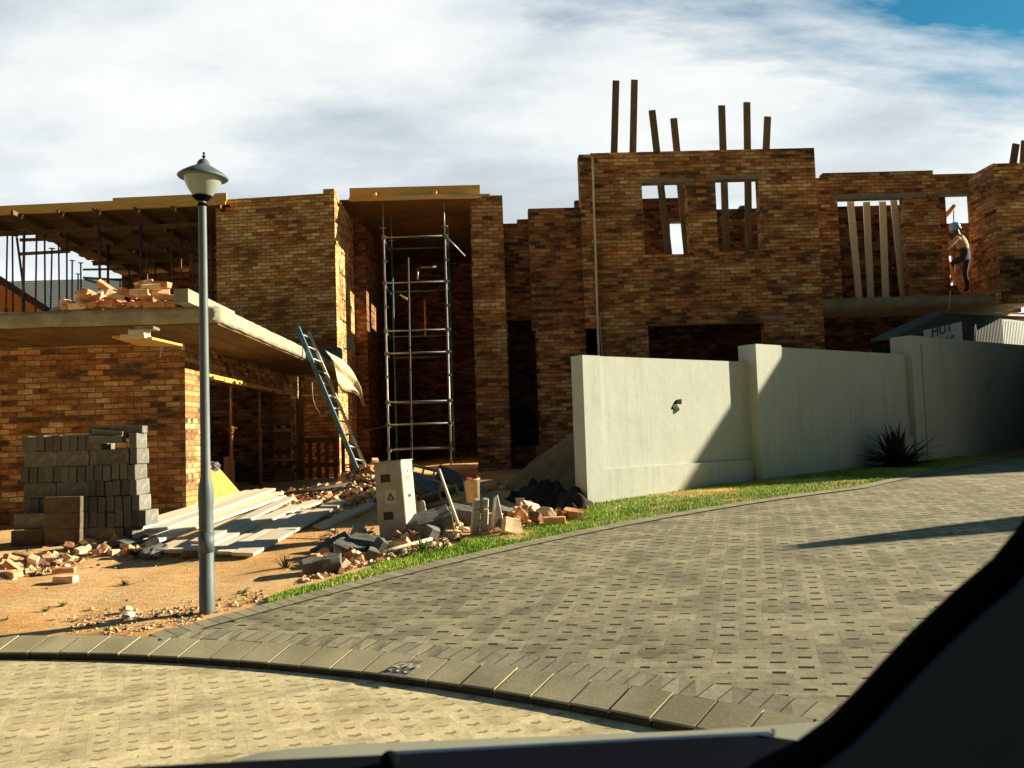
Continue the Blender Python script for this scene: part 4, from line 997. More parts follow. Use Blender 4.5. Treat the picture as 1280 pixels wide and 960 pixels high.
# ------------------------------------------------------------------ street lamp
LB = GP(259, 766); LB.z -= .02
lamp = empty('street_lamp', LB, label='grey round street lamp post with a frosted bowl under a domed cap', cat='street lamp')
ky = LB.y
def lz(y): return PY(256, y, ky).z-LB.z
sc = ky/F
mb = MB(); mb.lathe([(.062, 0), (.062, lz(721)), (.058, lz(720)), (.058, lz(636)), (.062, lz(628)), (.060, lz(612)), (.052, lz(604)), (.045, lz(600)), (.044, lz(598)), (.040, lz(596)), (.0335, lz(300)), (.0325, lz(256)), (.031, lz(254)), (.031, lz(248))], 24)
mb.build('pole', 'lamp_grey', lamp)
mb = MB(); mb.lathe([(.0625, lz(690)), (.0640, lz(690)), (.0640, lz(665)), (.0625, lz(665))], 24); mb.build('access_band', 'lamp_grey', lamp)
mb = MB(); mb.lathe([(.036, lz(258)), (.038, lz(257)), (.038, lz(255)), (.033, lz(254))], 20); mb.lathe([(.034, lz(252)), (.050, lz(250)), (.075, lz(246.5)), (.080, lz(245.5)), (.04, lz(244))], 24); mb.build('collar', 'black', lamp)
M['bowl'] = mat('frosted_bowl', (.30, .34, .32), (.24, .28, .26), 4, .35, 0, var=0, spec=.5)
head = empty('lantern', (0, 0, lz(246)), (R(1), R(3.0), 0)); head.parent = lamp
hz_ = lambda y: lz(y)-lz(246)
mb = MB(); mb.lathe([(.001, hz_(247)), (.065, hz_(246)), (.085, hz_(243)), (.118, hz_(236)), (.142, hz_(229)), (.155, hz_(223)), (.158, hz_(220)), (.10, hz_(219.5))], 28); mb.build('bowl', 'bowl', head)
mb = MB(); mb.lathe([(.150, hz_(222.5)), (.196, hz_(223.5)), (.205, hz_(222)), (.203, hz_(220.5)), (.165, hz_(216)), (.115, hz_(211.5)), (.075, hz_(208.5)), (.055, hz_(206.5)), (.047, hz_(203)), (.036, hz_(200.5)), (.018, hz_(199)), (.008, hz_(198.5))], 28)
mb.build('cap', 'lamp_grey', head)
mb = MB(); mb.lathe([(.008, hz_(199)), (.006, hz_(197.8)), (.015, hz_(196.6)), (.014, hz_(195.4)), (.006, hz_(194.4)), (.006, hz_(193.2)), (.010, hz_(192)), (.008, hz_(190.8)), (.001, hz_(190))], 12); mb.build('finial', 'black', head)
# ------------------------------------------------------------------ electricity kiosk
kb = GP(496, 672, True); 
kb.z = hz(kb.x, kb.y)
ki = empty('electricity_kiosk', (kb.x, kb.y, kb.z-.05), (R(0), R(-4.0), R(-20)), 'grey electricity kiosk with a warning triangle, standing crooked among the rubble', 'kiosk')
ks = kb.y/F
kw_, kd_, kh_ = 31*ks/math.cos(R(20)), .30, 99*ks
mb = MB(); mb.box((-kw_*.7, 0, 0), (kw_*.45, kd_, kh_)); body = mb.build('body', 'kiosk', ki); bevel(body, .008)
mb = MB(); mb.box((-kw_*.7-.008, -.008, kh_), (kw_*.45+.008, kd_+.008, kh_+.012)); mb.build('lid', 'kiosk', ki)
M['vent'] = mat('dark_vent', (.07, .06, .045), (.04, .035, .03), 9, .8, .3, .003, var=0)
kx0 = -kw_*.7; kW = kw_*1.15
for f in (.80, .33):
    mb = MB(); mb.box((kx0+kW*.22, -.008, kh_*f-.045), (kx0+kW*.56, .01, kh_*f+.045)); o = mb.build('vent', 'vent', body); bevel(o, .003)
M['sticker'] = mat('pale_sticker', (.60, .58, .47), (.55, .53, .42), 6, .6, 0, var=0)
mb = MB(); mb.box((kx0+kW*.33, -.004, kh_*.56-.075), (kx0+kW*.72, .004, kh_*.56+.085)); stk = mb.build('warning_sticker', 'sticker', body)
mb = MB(); cx_, cz_, rr = kx0+kW*.53, kh_*.565, .048
tri_ = [Vector((cx_+rr*math.sin(a_), -.006, cz_-.01+rr*math.cos(a_))) for a_ in (0, 2.094, 4.189)]
for i in range(3): mb.beam(tri_[i], tri_[(i+1) % 3], .003, .011, (0, 1, 0))
mb.beam((cx_, -.006, cz_+.015), (cx_-.006, -.006, cz_-.022), .003, .008, (0, 1, 0))
mb.build('warning_triangle', 'hole', stk)
mb = MB(); mb.box((kw_*.45-.001, kd_*.45, kh_*.55), (kw_*.45+.03, kd_*.75, kh_*.58)); mb.build('handle', 'alu', body)
M['faded'] = mat('faded_lettering', (.36, .38, .36), (.42, .43, .40), 6, .7, 0, var=0)
for txt, zz in (('LM4', .86), ('CS1', .74)):
    place_text(txt, Vector((kw_*.45+.003, kd_*.12, kh_*zz)), Y1, UP, .115, 'lettering', body, Vector((0, 0, 0)), 'faded', X1)
# ------------------------------------------------------------------ ladder
A = PY(465, 617, 15.7); B = PY(379, 412, 16.7)
ladr = empty('ladder', A, label='blue metal ladder leaning on the edge of the garage roof slab', cat='ladder')
dl = (B-A); Ln = dl.length; dl.normalize(); sd = Vector((.30, .95, 0)); sd = (sd-dl*sd.dot(dl)).normalized()
for s_, mk in ((-.19, 'blue_metal'), (.19, 'alu')):
    mb = MB(); mb.beam(sd*s_, sd*s_+dl*Ln, .035, .085 if s_ < 0 else .05, sd); mb.build('rail', mk, ladr)
k = .15
while k < Ln-.1:
    mb = MB(); mb.tube(sd*-.19+dl*k, sd*.19+dl*k, .016, 8); mb.build('rung', 'alu', ladr); k += .27
# ------------------------------------------------------------------ sacking and box on the slab end
def cloth(name, P, mkey, thick=.012, label=None, cat=None):
    # P: grid rows of points
    me = bpy.data.meshes.new(name); h_, w_ = len(P), len(P[0])
    me.from_pydata([tuple(p) for r_ in P for p in r_], [], [(j*w_+i, j*w_+i+1, (j+1)*w_+i+1, (j+1)*w_+i) for j in range(h_-1) for i in range(w_-1)])
    me.polygons.foreach_set('use_smooth', [True]*len(me.polygons)); me.materials.append(M[mkey])
    o = bpy.data.objects.new(name, me); COL.objects.link(o)
    sm = o.modifiers.new('s', 'SUBSURF'); sm.levels = sm.render_levels = 1
    so_ = o.modifiers.new('t', 'SOLIDIFY'); so_.thickness = thick
    tag(o, label, cat); return o
prof = [((405, 436), (418, 452)), ((414, 443), (420, 462)), ((425, 447), (422, 478)), ((434, 455), (424, 487)), ((442, 465), (428, 490)), ((447, 476), (433, 491)), ((451, 484), (440, 490)), ((453, 497), (449, 492)), ((456, 508), (454, 507))]
G_ = []
for i, (a_, b_) in enumerate(prof):
    row = []
    for j in range(6):
        f = j/5; x_ = a_[0]*(1-f)+b_[0]*f; y_ = a_[1]*(1-f)+b_[1]*f
        row.append(PY(x_, y_, 16.1+.016*(x_-405)+.07*math.sin(j*2.1+i*.8)))
    G_.append(row)
cloth('hanging_sacking', G_, 'cloth', label='cream cement sacking draped over the far corner of the garage roof slab', cat='sacking')
mb = MB(); p = PY(402, 449, 18.9); q = PY(425, 434, 18.9); mb.box((p.x, 18.9, p.z), (q.x, 19.2, q.z)); o = bevel(mb.build('metal_box', 'steel_blue'), .01); tag(o, 'grey-blue metal box on the slab end beside the ladder', 'box')
mb = MB(); p = PY(433, 438, 20.9); q = PY(442, 421, 20.9); mb.box((p.x, 20.9, p.z), (q.x, 20.95, q.z)); o = mb.build('hanging_board', 'kiosk'); tag(o, 'small pale board fixed to the sunlit corner above the sacking', 'board')
# ------------------------------------------------------------------ props and boards in the garage door
for i, (px, Yp) in enumerate(((289, 15.95), (325, 17.9))):
    xg = PX(px, 555, gx-.10).x; yy = PX(px, 555, gx-.10).y
    p = prop_mesh(zl-.06-.44, 'prop_rust', 1.35); p.location = (xg, yy, .44); p.scale = (1.25, 1.25, 1)
    tag(p, ['nearer', 'farther'][i]+' of two rusty steel props holding up the garage lintel', 'prop', 'rusty props in the garage opening')
q = [PY(240, 645, 14.2), PY(306, 622, 15.2), PY(268, 578, 14.9), PY(258, 576, 14.5)]
mb = MB(); off = Vector((-.02, .015, 0)); q2 = [p+off for p in q]
for f_ in (q, q2[::-1]): mb.face(f_)
for i in range(4): j = (i+1) % 4; mb.face([q[i], q[j], q2[j], q2[i]])
o = mb.build('plywood_sheet', 'plank_yellow'); tag(o, 'yellow plywood sheet leaning in the garage opening behind the lamp post', 'plywood sheet')
M['plank_lit'] = M['loose_pale']
for i, (a_, b_, Yv) in enumerate((((299, 628), (300, 571), 17.2), ((307, 626), (306, 574), 17.4))):
    mb = MB(); A = PY(*a_, Yv); B = PY(*b_, Yv); A.x -= .25; B.x -= .25; mb.beam(A, B, .11 if i == 0 else .07, .06, (1, 0, 0)); o = mb.build('upright_board', 'loose_pale'); tag(o, ['wider', 'thinner'][i]+' pale upright board standing just inside the garage', 'board')
mb = MB(); mb.beam(PY(332, 625, 19.0)+Vector((-.3, 0, 0)), PY(344, 560, 19.8)+Vector((-.3, 0, 0)), .2, .03, (1, 0, 0)); o = mb.build('leaning_board', 'plank_dim'); tag(o, 'dark board leaning against the far jamb inside the garage', 'board')
M['bag_blue'] = mat('blue_grey_bag', (.18, .21, .28), (.05, .05, .07), 14, .6, .8, .02, var=0)
bm = bmesh.new(); bmesh.ops.create_icosphere(bm, subdivisions=3, radius=.13)
for v_ in bm.verts: v_.co *= 1+.35*mnoise.noise(v_.co*14); v_.co.z *= .7
me = bpy.data.meshes.new('bag'); bm.to_mesh(me); bm.free(); me.materials.append(M['bag_blue']); o = bpy.data.objects.new('crumpled_bag', me); COL.objects.link(o); o.location = PY(266, 584, 14.75); tag(o, 'crumpled blue-grey bag above the leaning plywood sheet', 'bag')
# pallet fence between the garage and the tall wall
pal = empty('wooden_pallet', PY(402, 610, 20.9), label='brown wooden pallet fence standing between the garage jamb and the tall wall', cat='pallet')
PL = Vector(pal.location)
def plb(mb, name, m_='pallet'): o = mb.build(name, m_, pal, local=PL); o.location = (0, 0, 0)
Yq = 20.9
for (xa_, ya_), (xb_, yb2) in (((374, 552), (424, 549)), ((374, 583), (424, 580)), ((374, 616), (424, 614))):
    mb = MB(); mb.beam(PY(xa_, ya_, Yq), PY(xb_, yb2, Yq), .03, .10, (0, 1, 0)); plb(mb, 'rail')
for xx in (378, 388.5, 399, 409, 420, 429.5):
    mb = MB(); mb.beam(PY(xx+.5, 618, Yq-.05), PY(xx-1, 549, Yq-.05), .09, .02, (1, 0, 0)); plb(mb, 'slat')
for i, xx in enumerate((378, 372.5)):
    mb = MB(); mb.beam(PY(xx+1.5, 618, 20.6), PY(xx-.5, 500-2*i, 20.6), .075, .06, (1, 0, 0)); o = mb.build('timber_post', 'pallet'); tag(o, ['brown', 'narrow sunlit'][i]+' timber post beside the far garage jamb', 'timber')
mb = MB(); mb.path([PY(372, 549, 20.5), PY(430, 545, 20.4), PY(486, 532, 20.4)], .012); o = mb.build('tie_wire', 'steel'); tag(o, 'pale wire stretched from the garage jamb to the scaffold', 'wire')
mb = MB(); mb.path([PY(*q_, 21.2) for q_ in ((390, 478), (391, 497), (394, 508), (400, 517))], .010); o = mb.build('loose_cable', 'plank_pale'); tag(o, 'thin cable dangling on the tall wall under the slab', 'cable')
mb = MB(); mb.path([PY(*q_, 13.2) for q_ in ((199, 428), (202, 436), (200, 447))], .008); o = mb.build('loose_cable', 'plank_pale'); tag(o, 'short cable loop hanging below the slab on the garage front', 'cable')
# ledge of offcuts under the slab front
mb = MB(); a_ = PY(142, 423, 10.75); b_ = PY(216, 431, 10.95); mb.quadbox([Vector((a_.x, 10.7, a_.z)), Vector((b_.x-.2, 10.8, a_.z-.02)), Vector((b_.x, 11.3, a_.z-.06)), Vector((a_.x+.1, 11.3, a_.z-.04)), Vector((a_.x, 10.7, a_.z+.03)), Vector((b_.x-.2, 10.8, a_.z+.01)), Vector((b_.x, 11.3, a_.z-.03)), Vector((a_.x+.1, 11.3, a_.z-.01))])
o = mb.build('ledge_board', 'plank_yellow'); tag(o, 'yellow board sticking out under the slab front', 'board')
for i, (xa_, ya_, xb_, yb2) in enumerate(((153, 424, 184, 418), (163, 418.5, 183, 412.5), (170, 413, 195, 408.5))):
    A = PY(xa_, ya_, 10.8); B = PY(xb_, yb2, 10.8); mb = MB(); mb.box((A.x, 10.72, A.z), (B.x, 10.93, B.z)); o = bevel(mb.build('timber_offcut', 'plank_pale' if i < 2 else 'block'), .006)
    tag(o, ['lowest and longest timber offcut on the ledge board', 'middle timber offcut on the ledge board', 'grey slab offcut on top of the ledge pile'][i], 'offcut')
# ------------------------------------------------------------------ loose masonry
def chunk(name, dims, mkey, seed, chip=.006, bev=.006, cores=0):
    r_ = random.Random(seed); mb = MB(); L_, W_, H_ = dims
    if cores:
        t_ = .028; n_ = cores; cw = (L_-t_*(n_+1))/n_
        mb.box((-L_/2, -W_/2, -H_/2), (L_/2, -W_/2+t_, H_/2)); mb.box((-L_/2, W_/2-t_, -H_/2), (L_/2, W_/2, H_/2))
        for i in range(n_+1): mb.box((-L_/2+i*(cw+t_), -W_/2+t_, -H_/2), (-L_/2+i*(cw+t_)+t_, W_/2-t_, H_/2))
        o = mb.build(name, mkey)
    else:
        mb.box((-L_/2, -W_/2, -H_/2), (L_/2, W_/2, H_/2)); o = mb.build(name, mkey)
        bm = bmesh.new(); bm.from_mesh(o.data)
        bmesh.ops.bevel(bm, geom=bm.edges[:], offset=bev, segments=1, affect='EDGES')
        if chip: 
            bmesh.ops.subdivide_edges(bm, edges=bm.edges[:], cuts=3, use_grid_fill=True)
            for v_ in bm.verts: v_.co += Vector([mnoise.noise(v_.co*18+Vector((seed*3.1, k*7, 0))) for k in range(3)])*chip
        bm.to_mesh(o.data); bm.free()
    return o
def retire(o): bpy.data.objects.remove(o)
def broken(name, dims, mkey, seed):   # a brick or block snapped off at an angle
    o = chunk(name, dims, mkey, seed, .006); bm = bmesh.new(); bm.from_mesh(o.data); r_ = random.Random(seed)
    bmesh.ops.bisect_plane(bm, geom=bm.verts[:]+bm.edges[:]+bm.faces[:], plane_co=(dims[0]*.1*r_.uniform(-1, 1), 0, 0), plane_no=Vector((1, r_.uniform(-.6, .6), r_.uniform(-.5, .5))).normalized(), clear_outer=True)
    bmesh.ops.holes_fill(bm, edges=[e for e in bm.edges if e.is_boundary]); bm.to_mesh(o.data); bm.free(); return o
proto = {}
for k_, mk in enumerate(('loose_orange', 'loose_pale', 'loose_brown')):
    for s_ in range(2): proto[(mk, s_)] = chunk('brick', (.222, .106, .073), mk, 10*k_+s_)
    proto[(mk, 2)] = broken('broken_brick', (.222, .106, .073), mk, 5+k_); proto[(mk, 3)] = broken('broken_brick', (.222, .106, .073), mk, 15+k_)
def brick_at(p, rot, mk='loose_orange', v=0, label=None, group=None, sc=1.0, cat='brick'):
    return tag(dup(proto[(mk, v)], p, rot, (sc,)*3), label, cat, group)
# heap on the garage roof slab
def heap_h(px): return max(0, .26*math.exp(-((px-137)/24)**2), .33*math.exp(-((px-192)/22)**2), .12 if 70 < px < 222 else 0)
for i in range(64):
    px = rnd.uniform(72, 216); Yb = rnd.uniform(11.25, 11.9); x_ = PY(px, 388, Yb).x
    hh = heap_h(px); z_ = SLT+.045+rnd.random()*max(0, hh-.08) if i > 22 else SLT+.045
    brick_at((x_, Yb, z_), (rnd.uniform(-.5, .5) if i > 22 else 0, rnd.uniform(-.55, .55) if i > 22 else 0, rnd.uniform(-1.2, 1.2)), rnd.choice(['loose_orange', 'loose_orange', 'loose_pale', 'loose_orange']), rnd.choice([0, 1, 0, 1, 2]),
             'loose orange brick in the heap on the edge of the garage roof slab', 'bricks heaped on the garage roof slab')
for i, (px, Yb, z_, rot, mk) in enumerate([(132, 11.3, .29, (.5, .6, .5), 'loose_orange'), (124, 11.4, .21, (.2, -.5, 1.0), 'loose_pale'), (180, 11.35, .33, (.1, -.25, .3), 'loose_orange'), (190, 11.25, .27, (.3, -.12, .2), 'loose_pale'), (202, 11.3, .30, (0, .1, -.2), 'loose_orange'), (175, 11.2, .19, (0, 0, .1), 'loose_pale'),
                                           (160, 11.4, .22, (.1, .3, .9), 'loose_orange'), (143, 11.2, .17, (.2, .3, .7), 'loose_pale'), (212, 11.3, .13, (.1, .1, .1), 'loose_orange'), (105, 11.3, .16, (.1, .5, .9), 'loose_pale'), (113, 11.2, .19, (.3, .2, 1.3), 'loose_orange')]):
    brick_at((PY(px, 380, Yb).x, Yb, SLT+z_), rot, mk, 0, 'loose orange brick in the heap on the edge of the garage roof slab', 'bricks heaped on the garage roof slab', 1.05)
# ------------------------------------------------------------------ stack of cement blocks
BX0 = PY(28, 600, 11.0).x; BZ = .35; BH = .193; YB0 = 11.0
bl = chunk('cement_block', (.39, .09, .19), 'block', 71, .002, .004)       # long face along x
blt = chunk('cement_block', (.39, .09, .19), 'block_tan', 72, .002, .004)
courses = [('E', 11, 'L', 1), ('L', 3, 'E', 2), ('E', 14, 'L', 0), ('L', 2, 'E', 6), ('E', 14, 'L', 0), ('E', 15, 'L', 0), ('L', 3, 'E', 2)]
cname = ['bottom', 'second', 'third', 'fourth', 'fifth', 'sixth', 'top']
plan = [  # bottom to top: sequence of L (long face, .395) and E (end, .095)
    'LLLEE', 'ELEEEEEEEEEE', 'EEEEEEEEEEEEEE', 'LLEEEEEE', 'EEEEEEEEEEEEEE', 'LLELE', 'EEEEEEEEEEG']
nblk = 0
for c_, seq in enumerate(plan):
    x_ = BX0+rnd.uniform(-.03, .03)+(0 if c_ else -.02); zc_ = BZ+BH*c_+BH/2; n_ = 0
    for ch in seq:
        if ch == 'L':
            for dpt in range(4):
                if 1 <= dpt <= 2 and c_ < 6 and x_ < BX0+1.0: continue
                o = dup(bl, (x_+.195+rnd.uniform(-.006, .006), YB0+.05+dpt*.098+rnd.uniform(-.01, .01), zc_), (0, rnd.uniform(-.01, .01), rnd.uniform(-.02, .02)))
                n_ += (dpt == 0)
                tag(o, f'grey cement block laid lengthways, {ordw[max(n_-1,0)]} long block of the {cname[c_]} course of the stack' if dpt == 0 else 'cement block behind the long blocks of the stack, only its end showing', 'cement block', 'cement blocks stacked by the garage wall')
            x_ += .397
        elif ch == 'E':
            n_ += 1
            w_ = rnd.uniform(.093, .108)
            o = dup(bl, (x_+.05, YB0+.2+rnd.uniform(-.018, .012), zc_), (rnd.uniform(-.01, .01), rnd.uniform(-.05, .05), math.pi/2+rnd.uniform(-.03, .03)))
            tag(o, f'grey cement block end-on, {ordw[n_-1]} from the left in the {cname[c_]} course of the stack', 'cement block', 'cement blocks stacked by the garage wall'); x_ += w_
        else: x_ += .12
zt_ = BZ+BH*7
for k, (dx, dy, dz_, rot) in enumerate([(1.02, .05, -.02-BH/2+.045, (math.pi/2, 0, .15)), (1.04, .10, .0, (math.pi/2, .1, -.05)), (1.36, .16, -BH/2, (0, 0, math.pi/2+.06)), (1.25, .15, .05, (math.pi/2, .02, .05)), (.98, .15, .05, (math.pi/2, .02, -.04))]):
    o = dup(bl, (BX0+dx, YB0+dy, zt_+dz_), rot); tag(o, ['flat cement block half fallen in the gap of the top course', 'flat cement block lying just above the gap in the top course', 'upright cement block at the right end of the top course', 'thin block capping the right end of the stack', 'thin block capping the stack left of the right end'][k], 'cement block', 'cement blocks stacked by the garage wall')
fx = PY(81, 640, 10.72).x
for k in range(3):
    o = dup(blt, (fx, 10.70, .38+BH*(k+.5)), (0, .01, rnd.uniform(-.04, .04))); o.scale = (1.08, 1, 1)
    tag(o, ['lowest', 'middle', 'topmost'][k]+' of three tan-stained cement blocks piled in front of the stack', 'cement block', 'tan blocks in front of the stack')
for k, (px, yy) in enumerate(((40, 10.8), (37, 10.72))):
    o = dup(blt if k else bl, (PY(px, 650, yy).x, yy, .38+BH*(.5+(1-k))), (0, 0, .03)); tag(o, ['upper', 'lower'][k]+' cement block at the far left front of the stack', 'cement block')
retire(bl); retire(blt)
# ------------------------------------------------------------------ yard bricks and blocks
def yard(px, py, rot=(0, 0, 0), mk='loose_orange', v=0, up=.04, sc=1.0, label='loose brick lying in the rubble of the yard', group='loose bricks in the yard', cat='brick'):
    p = GP(px, py, True); return brick_at((p.x, p.y, p.z+up), rot, mk, v, label, group, sc, cat)
spots = [ # single bricks the photo shows clearly
 (64, 676, (0, .2, .9), 'loose_orange', 0), (84, 678, (.2, 0, .2), 'loose_pale', 0), (97, 673, (0, .3, -.4), 'loose_orange', 1), (107, 680, (.1, .1, .6), 'loose_orange', 0), (119, 676, (0, 0, 1.2), 'loose_pale', 0), (138, 684, (.3, -.8, .3), 'loose_orange', 0), (121, 688, (.2, .1, .1), 'loose_pale', 1),
 (8, 712, (0, .1, .2), 'loose_pale', 0), (18, 703, (0, .4, 1.0), 'loose_orange', 1), (25, 712, (.3, 0, .5), 'loose_pale', 2), (4, 722, (0, 0, .1), 'loose_pale', 0), (22, 722, (.1, 0, 1.3), 'loose_orange', 2), (48, 706, (.1, .1, .3), 'loose_pale', 2), (68, 704, (0, .1, .2), 'loose_pale', 2), (80, 718, (0, 0, .25), 'loose_orange', 0), (82, 729, (0, 0, -.1), 'loose_pale', 0), (159, 694, (.2, -.7, .7), 'loose_orange', 2), (171, 695, (0, .3, .4), 'loose_brown', 2), (240, 697, (0, 0, .2), 'loose_brown', 0), (28, 700, (0, .3, .2), 'loose_brown', 1), (128, 694, (0, 0, .4), 'loose_brown', 2), (148, 694, (0, 0, .9), 'loose_pale', 3)]
for px, py, rot, mk, v in spots:
    yard(px, py, rot, mk, v, .035, .95, 'loose brick on the sandy ground below the block stack', 'bricks on the sand at the left')
def scatter(n_, poly, mks, up=.03, tilt_=.5, label=None, group=None, scs=(.75, 1.05), vs=(0, 1, 2, 3, 2)):
    (xa_, ya_), (xb_, yb2), hh = poly
    for _ in range(n_):
        f = rnd.random(); px = xa_+(xb_-xa_)*f; py = ya_+(yb2-ya_)*f+rnd.uniform(-hh, hh)
        yard(px, py, (rnd.gauss(0, tilt_), rnd.gauss(0, tilt_), rnd.uniform(0, 6.3)), rnd.choice(mks), rnd.choice(vs), up+rnd.random()*.03, rnd.uniform(*scs), label, group)
lab = ('broken brick in the rubble around the ladder foot', 'broken bricks around the ladder foot')
scatter(46, ((345, 633), (475, 612), 12), ['loose_orange', 'loose_pale', 'loose_pale', 'loose_brown'], .02, .5, *lab)
scatter(26, ((432, 600), (470, 590), 8), ['loose_orange', 'loose_pale', 'loose_pale'], .02, .5, *lab)
lab = ('broken brick in the rubble to the right of the kiosk', 'broken bricks to the right of the kiosk')
scatter(40, ((512, 618), (560, 645), 14), ['loose_orange', 'loose_pale', 'loose_orange', 'loose_brown'], .03, .6, *lab)
scatter(22, ((615, 655), (665, 640), 9), ['loose_orange', 'loose_pale', 'loose_brown'], .03, .5, *lab)
scatter(22, ((600, 614), (690, 606), 3), ['loose_orange', 'loose_pale'], .02, .4, 'broken brick on the sunlit strip at the foot of the house', 'broken bricks at the foot of the house')
scatter(30, ((395, 708), (520, 676), 8), ['loose_orange', 'loose_pale', 'loose_brown'], .02, .5, 'broken brick among the rubble at the kiosk foot', 'broken bricks at the kiosk foot')
scatter(14, ((5, 716), (60, 700), 7), ['loose_orange', 'loose_pale', 'loose_brown'], .02, .4, 'loose brick on the sandy ground below the block stack', 'bricks on the sand at the left')
scatter(16, ((60, 686), (170, 692), 5), ['loose_orange', 'loose_pale', 'loose_brown'], .02, .4, 'loose brick on the sandy ground below the block stack', 'bricks on the sand at the left')
for px, py, rot, mk, v, sc_, lb in [(683, 648, (.9, .0, 1.9), 'loose_pale', 0, 1.35, 'long pale brick standing tilted near the wall end'), (693, 657, (0, 0, .05), 'loose_orange', 0, 1.15, 'square orange brick lying on the grass edge'),
        (664, 640, (.6, .3, .6), 'loose_pale', 0, 1.2, 'pale brick leaning on the rubble right of the cement posts'), (648, 668, (1.2, .3, .3), 'loose_pale', 2, 1.7, 'large orange broken block at the edge of the grass'), (636, 665, (.2, .4, .8), 'loose_brown', 2, 1.3, 'brown broken brick under the large orange one'),
        (722, 650, (.2, .2, -.3), 'loose_orange', 2, 1.5, 'rounded orange lump at the foot of the boundary wall'), (712, 650, (.1, .1, .4), 'loose_brown', 0, 1.3, 'brown brick in the shade beside the boundary wall'), (655, 652, (.3, .9, .5), 'loose_orange', 0, 1.1, 'orange brick standing among the rubble near the grass'), (672, 655, (.2, .5, 1.2), 'loose_brown', 0, 1.2, 'dark brick between the two pale bricks near the grass')]:
    yard(px, py, rot, mk, v, .06, sc_, lb, None)
# larger grey pieces
def piece(px, py, dims, rot, mkey='block', cores=0, up=None, label='', seed=1, name='cement_block', full=True, brk=False):
    p = GP(px, py, full); o = (broken if brk else chunk)(name, dims, mkey, seed, *(() if brk else (.018 if not cores else 0, .008, cores)))
    o.location = (p.x, p.y, p.z+(dims[2]*.5 if up is None else up)); o.rotation_euler = rot; tag(o, label, 'cement block', 'grey block pieces in the rubble'); return o
piece(416, 690, (.42, .26, .09), (.35, -.42, .35), label='grey slab piece tilted up left of the kiosk foot', seed=2)
piece(437, 694, (.34, .20, .12), (.25, .28, -.5), label='dark grey block leaning against the tilted slab', seed=3)
piece(403, 716, (.36, .2, .14), (.1, -.1, .2), label='grey block nearest the grass, left of the kiosk', seed=4)
piece(458, 690, (.36, .16, .16), (.3, .2, -.3), label='dark grey block between the tilted slab and the kiosk', seed=5)
piece(448, 672, (.16, .12, .12), (.3, .4, .2), label='small pale block just left of the kiosk', seed=6, mkey='kiosk')
piece(482, 692, (.24, .14, .12), (.4, .5, .8), label='broken grey piece at the kiosk foot', seed=7, brk=True)
piece(470, 700, (.18, .12, .10), (.2, .4, .1), label='small broken grey piece below the kiosk', seed=8, brk=True)
piece(536, 610, (.50, .14, .19), (math.pi/2-.15, .28, .05), 'kiosk', 3, .22, 'pale hollow block lying on top of the rubble behind the kiosk', 9)
piece(528, 628, (.46, .30, .10), (.5, .45, .1), 'block', 0, .24, 'pale grey slab sloping down the rubble behind the kiosk', 10)
piece(569, 612, (.55, .28, .06), (.7, .5, .2), 'block', 0, .14, 'thin grey slab leaning near the bucket', 11)
piece(552, 640, (.50, .20, .20), (math.pi/2-.6, -.30, .15), 'block', 2, .16, 'big grey hollow block tilted with its two holes showing', 12)
piece(537, 668, (.52, .36, .20), (.3, -.25, .15), 'block', 0, .12, 'largest grey block, right of the kiosk, with a dark front', 13)
piece(578, 655, (.34, .26, .16), (.2, .15, -.2), 'block', 0, .12, 'grey block behind the upright cement posts', 14)
piece(545, 675, (.30, .14, .16), (.4, .3, .8), 'block', 0, .05, 'rough broken block below the largest grey block', 15, brk=True)
piece(519, 650, (.12, .10, .24), (.0, -.25, .2), 'kiosk', 0, .12, 'short pale block upright beside the kiosk', 16)
piece(529, 650, (.08, .10, .24), (.0, -.15, .2), 'kiosk', 0, .12, 'narrow pale block upright, second from the kiosk', 17)
piece(632, 648, (.2, .16, .14), (.4, .3, .3), 'block', 0, .06, 'small pale grey block right of the wedge', 18)
for k, (px, py, w_, h_, lean) in enumerate(((593, 668, .085, .40, .10), (605, 667, .075, .40, .06))):
    p = GP(px, py, True); mb = MB(); mb.box((-w_/2, -.05, -.03), (w_/2, .05, h_*.72)); mb.box((-w_/2, -.045, h_*.73), (w_/2*.95, .045, h_)); o = bevel(mb.build('cement_post', 'kiosk'), .012)
    o.location = p; o.rotation_euler = (.05, lean, .2); tag(o, ['left', 'right'][k]+' one of two short pale cement posts upright near the grass', 'cement post', 'short cement posts')
p = GP(623, 661, True); mb = MB(); s_ = .13
mb.quadbox([Vector(q_) for q_ in ((-.08, -.05, 0), (.08, -.05, -.03), (.08, .09, -.02), (-.08, .09, 0), (-.07, -.03, .36), (-.02, -.02, .40), (.0, .05, .38), (-.05, .06, .36))])
o = bevel(mb.build('cement_wedge', 'kiosk'), .006); o.location = p; o.rotation_euler = (0, .05, .2); tag(o, 'pale pointed cement wedge standing right of the two posts', 'cement wedge')
# dark lumps and stones left of the plank ends
for k, (px, py, s_) in enumerate(((150, 690, .16), (163, 686, .2), (180, 688, .22), (192, 694, .18), (172, 694, .14), (184, 680, .16))):
    p = GP(px, py, True); o = chunk('stone', (s_*1.5, s_*.8, s_*.55), 'block' if k % 2 else 'tarp', 30+k, .03); o.location = (p.x, p.y, p.z+s_*.2); o.rotation_euler = (rnd.uniform(-.4, .4), rnd.uniform(-.4, .4), rnd.uniform(0, 3))
    tag(o, 'dark lump of rubble at the left ends of the planks', 'rubble lump', 'dark lumps at the plank ends')
for o in proto.values(): retire(o)
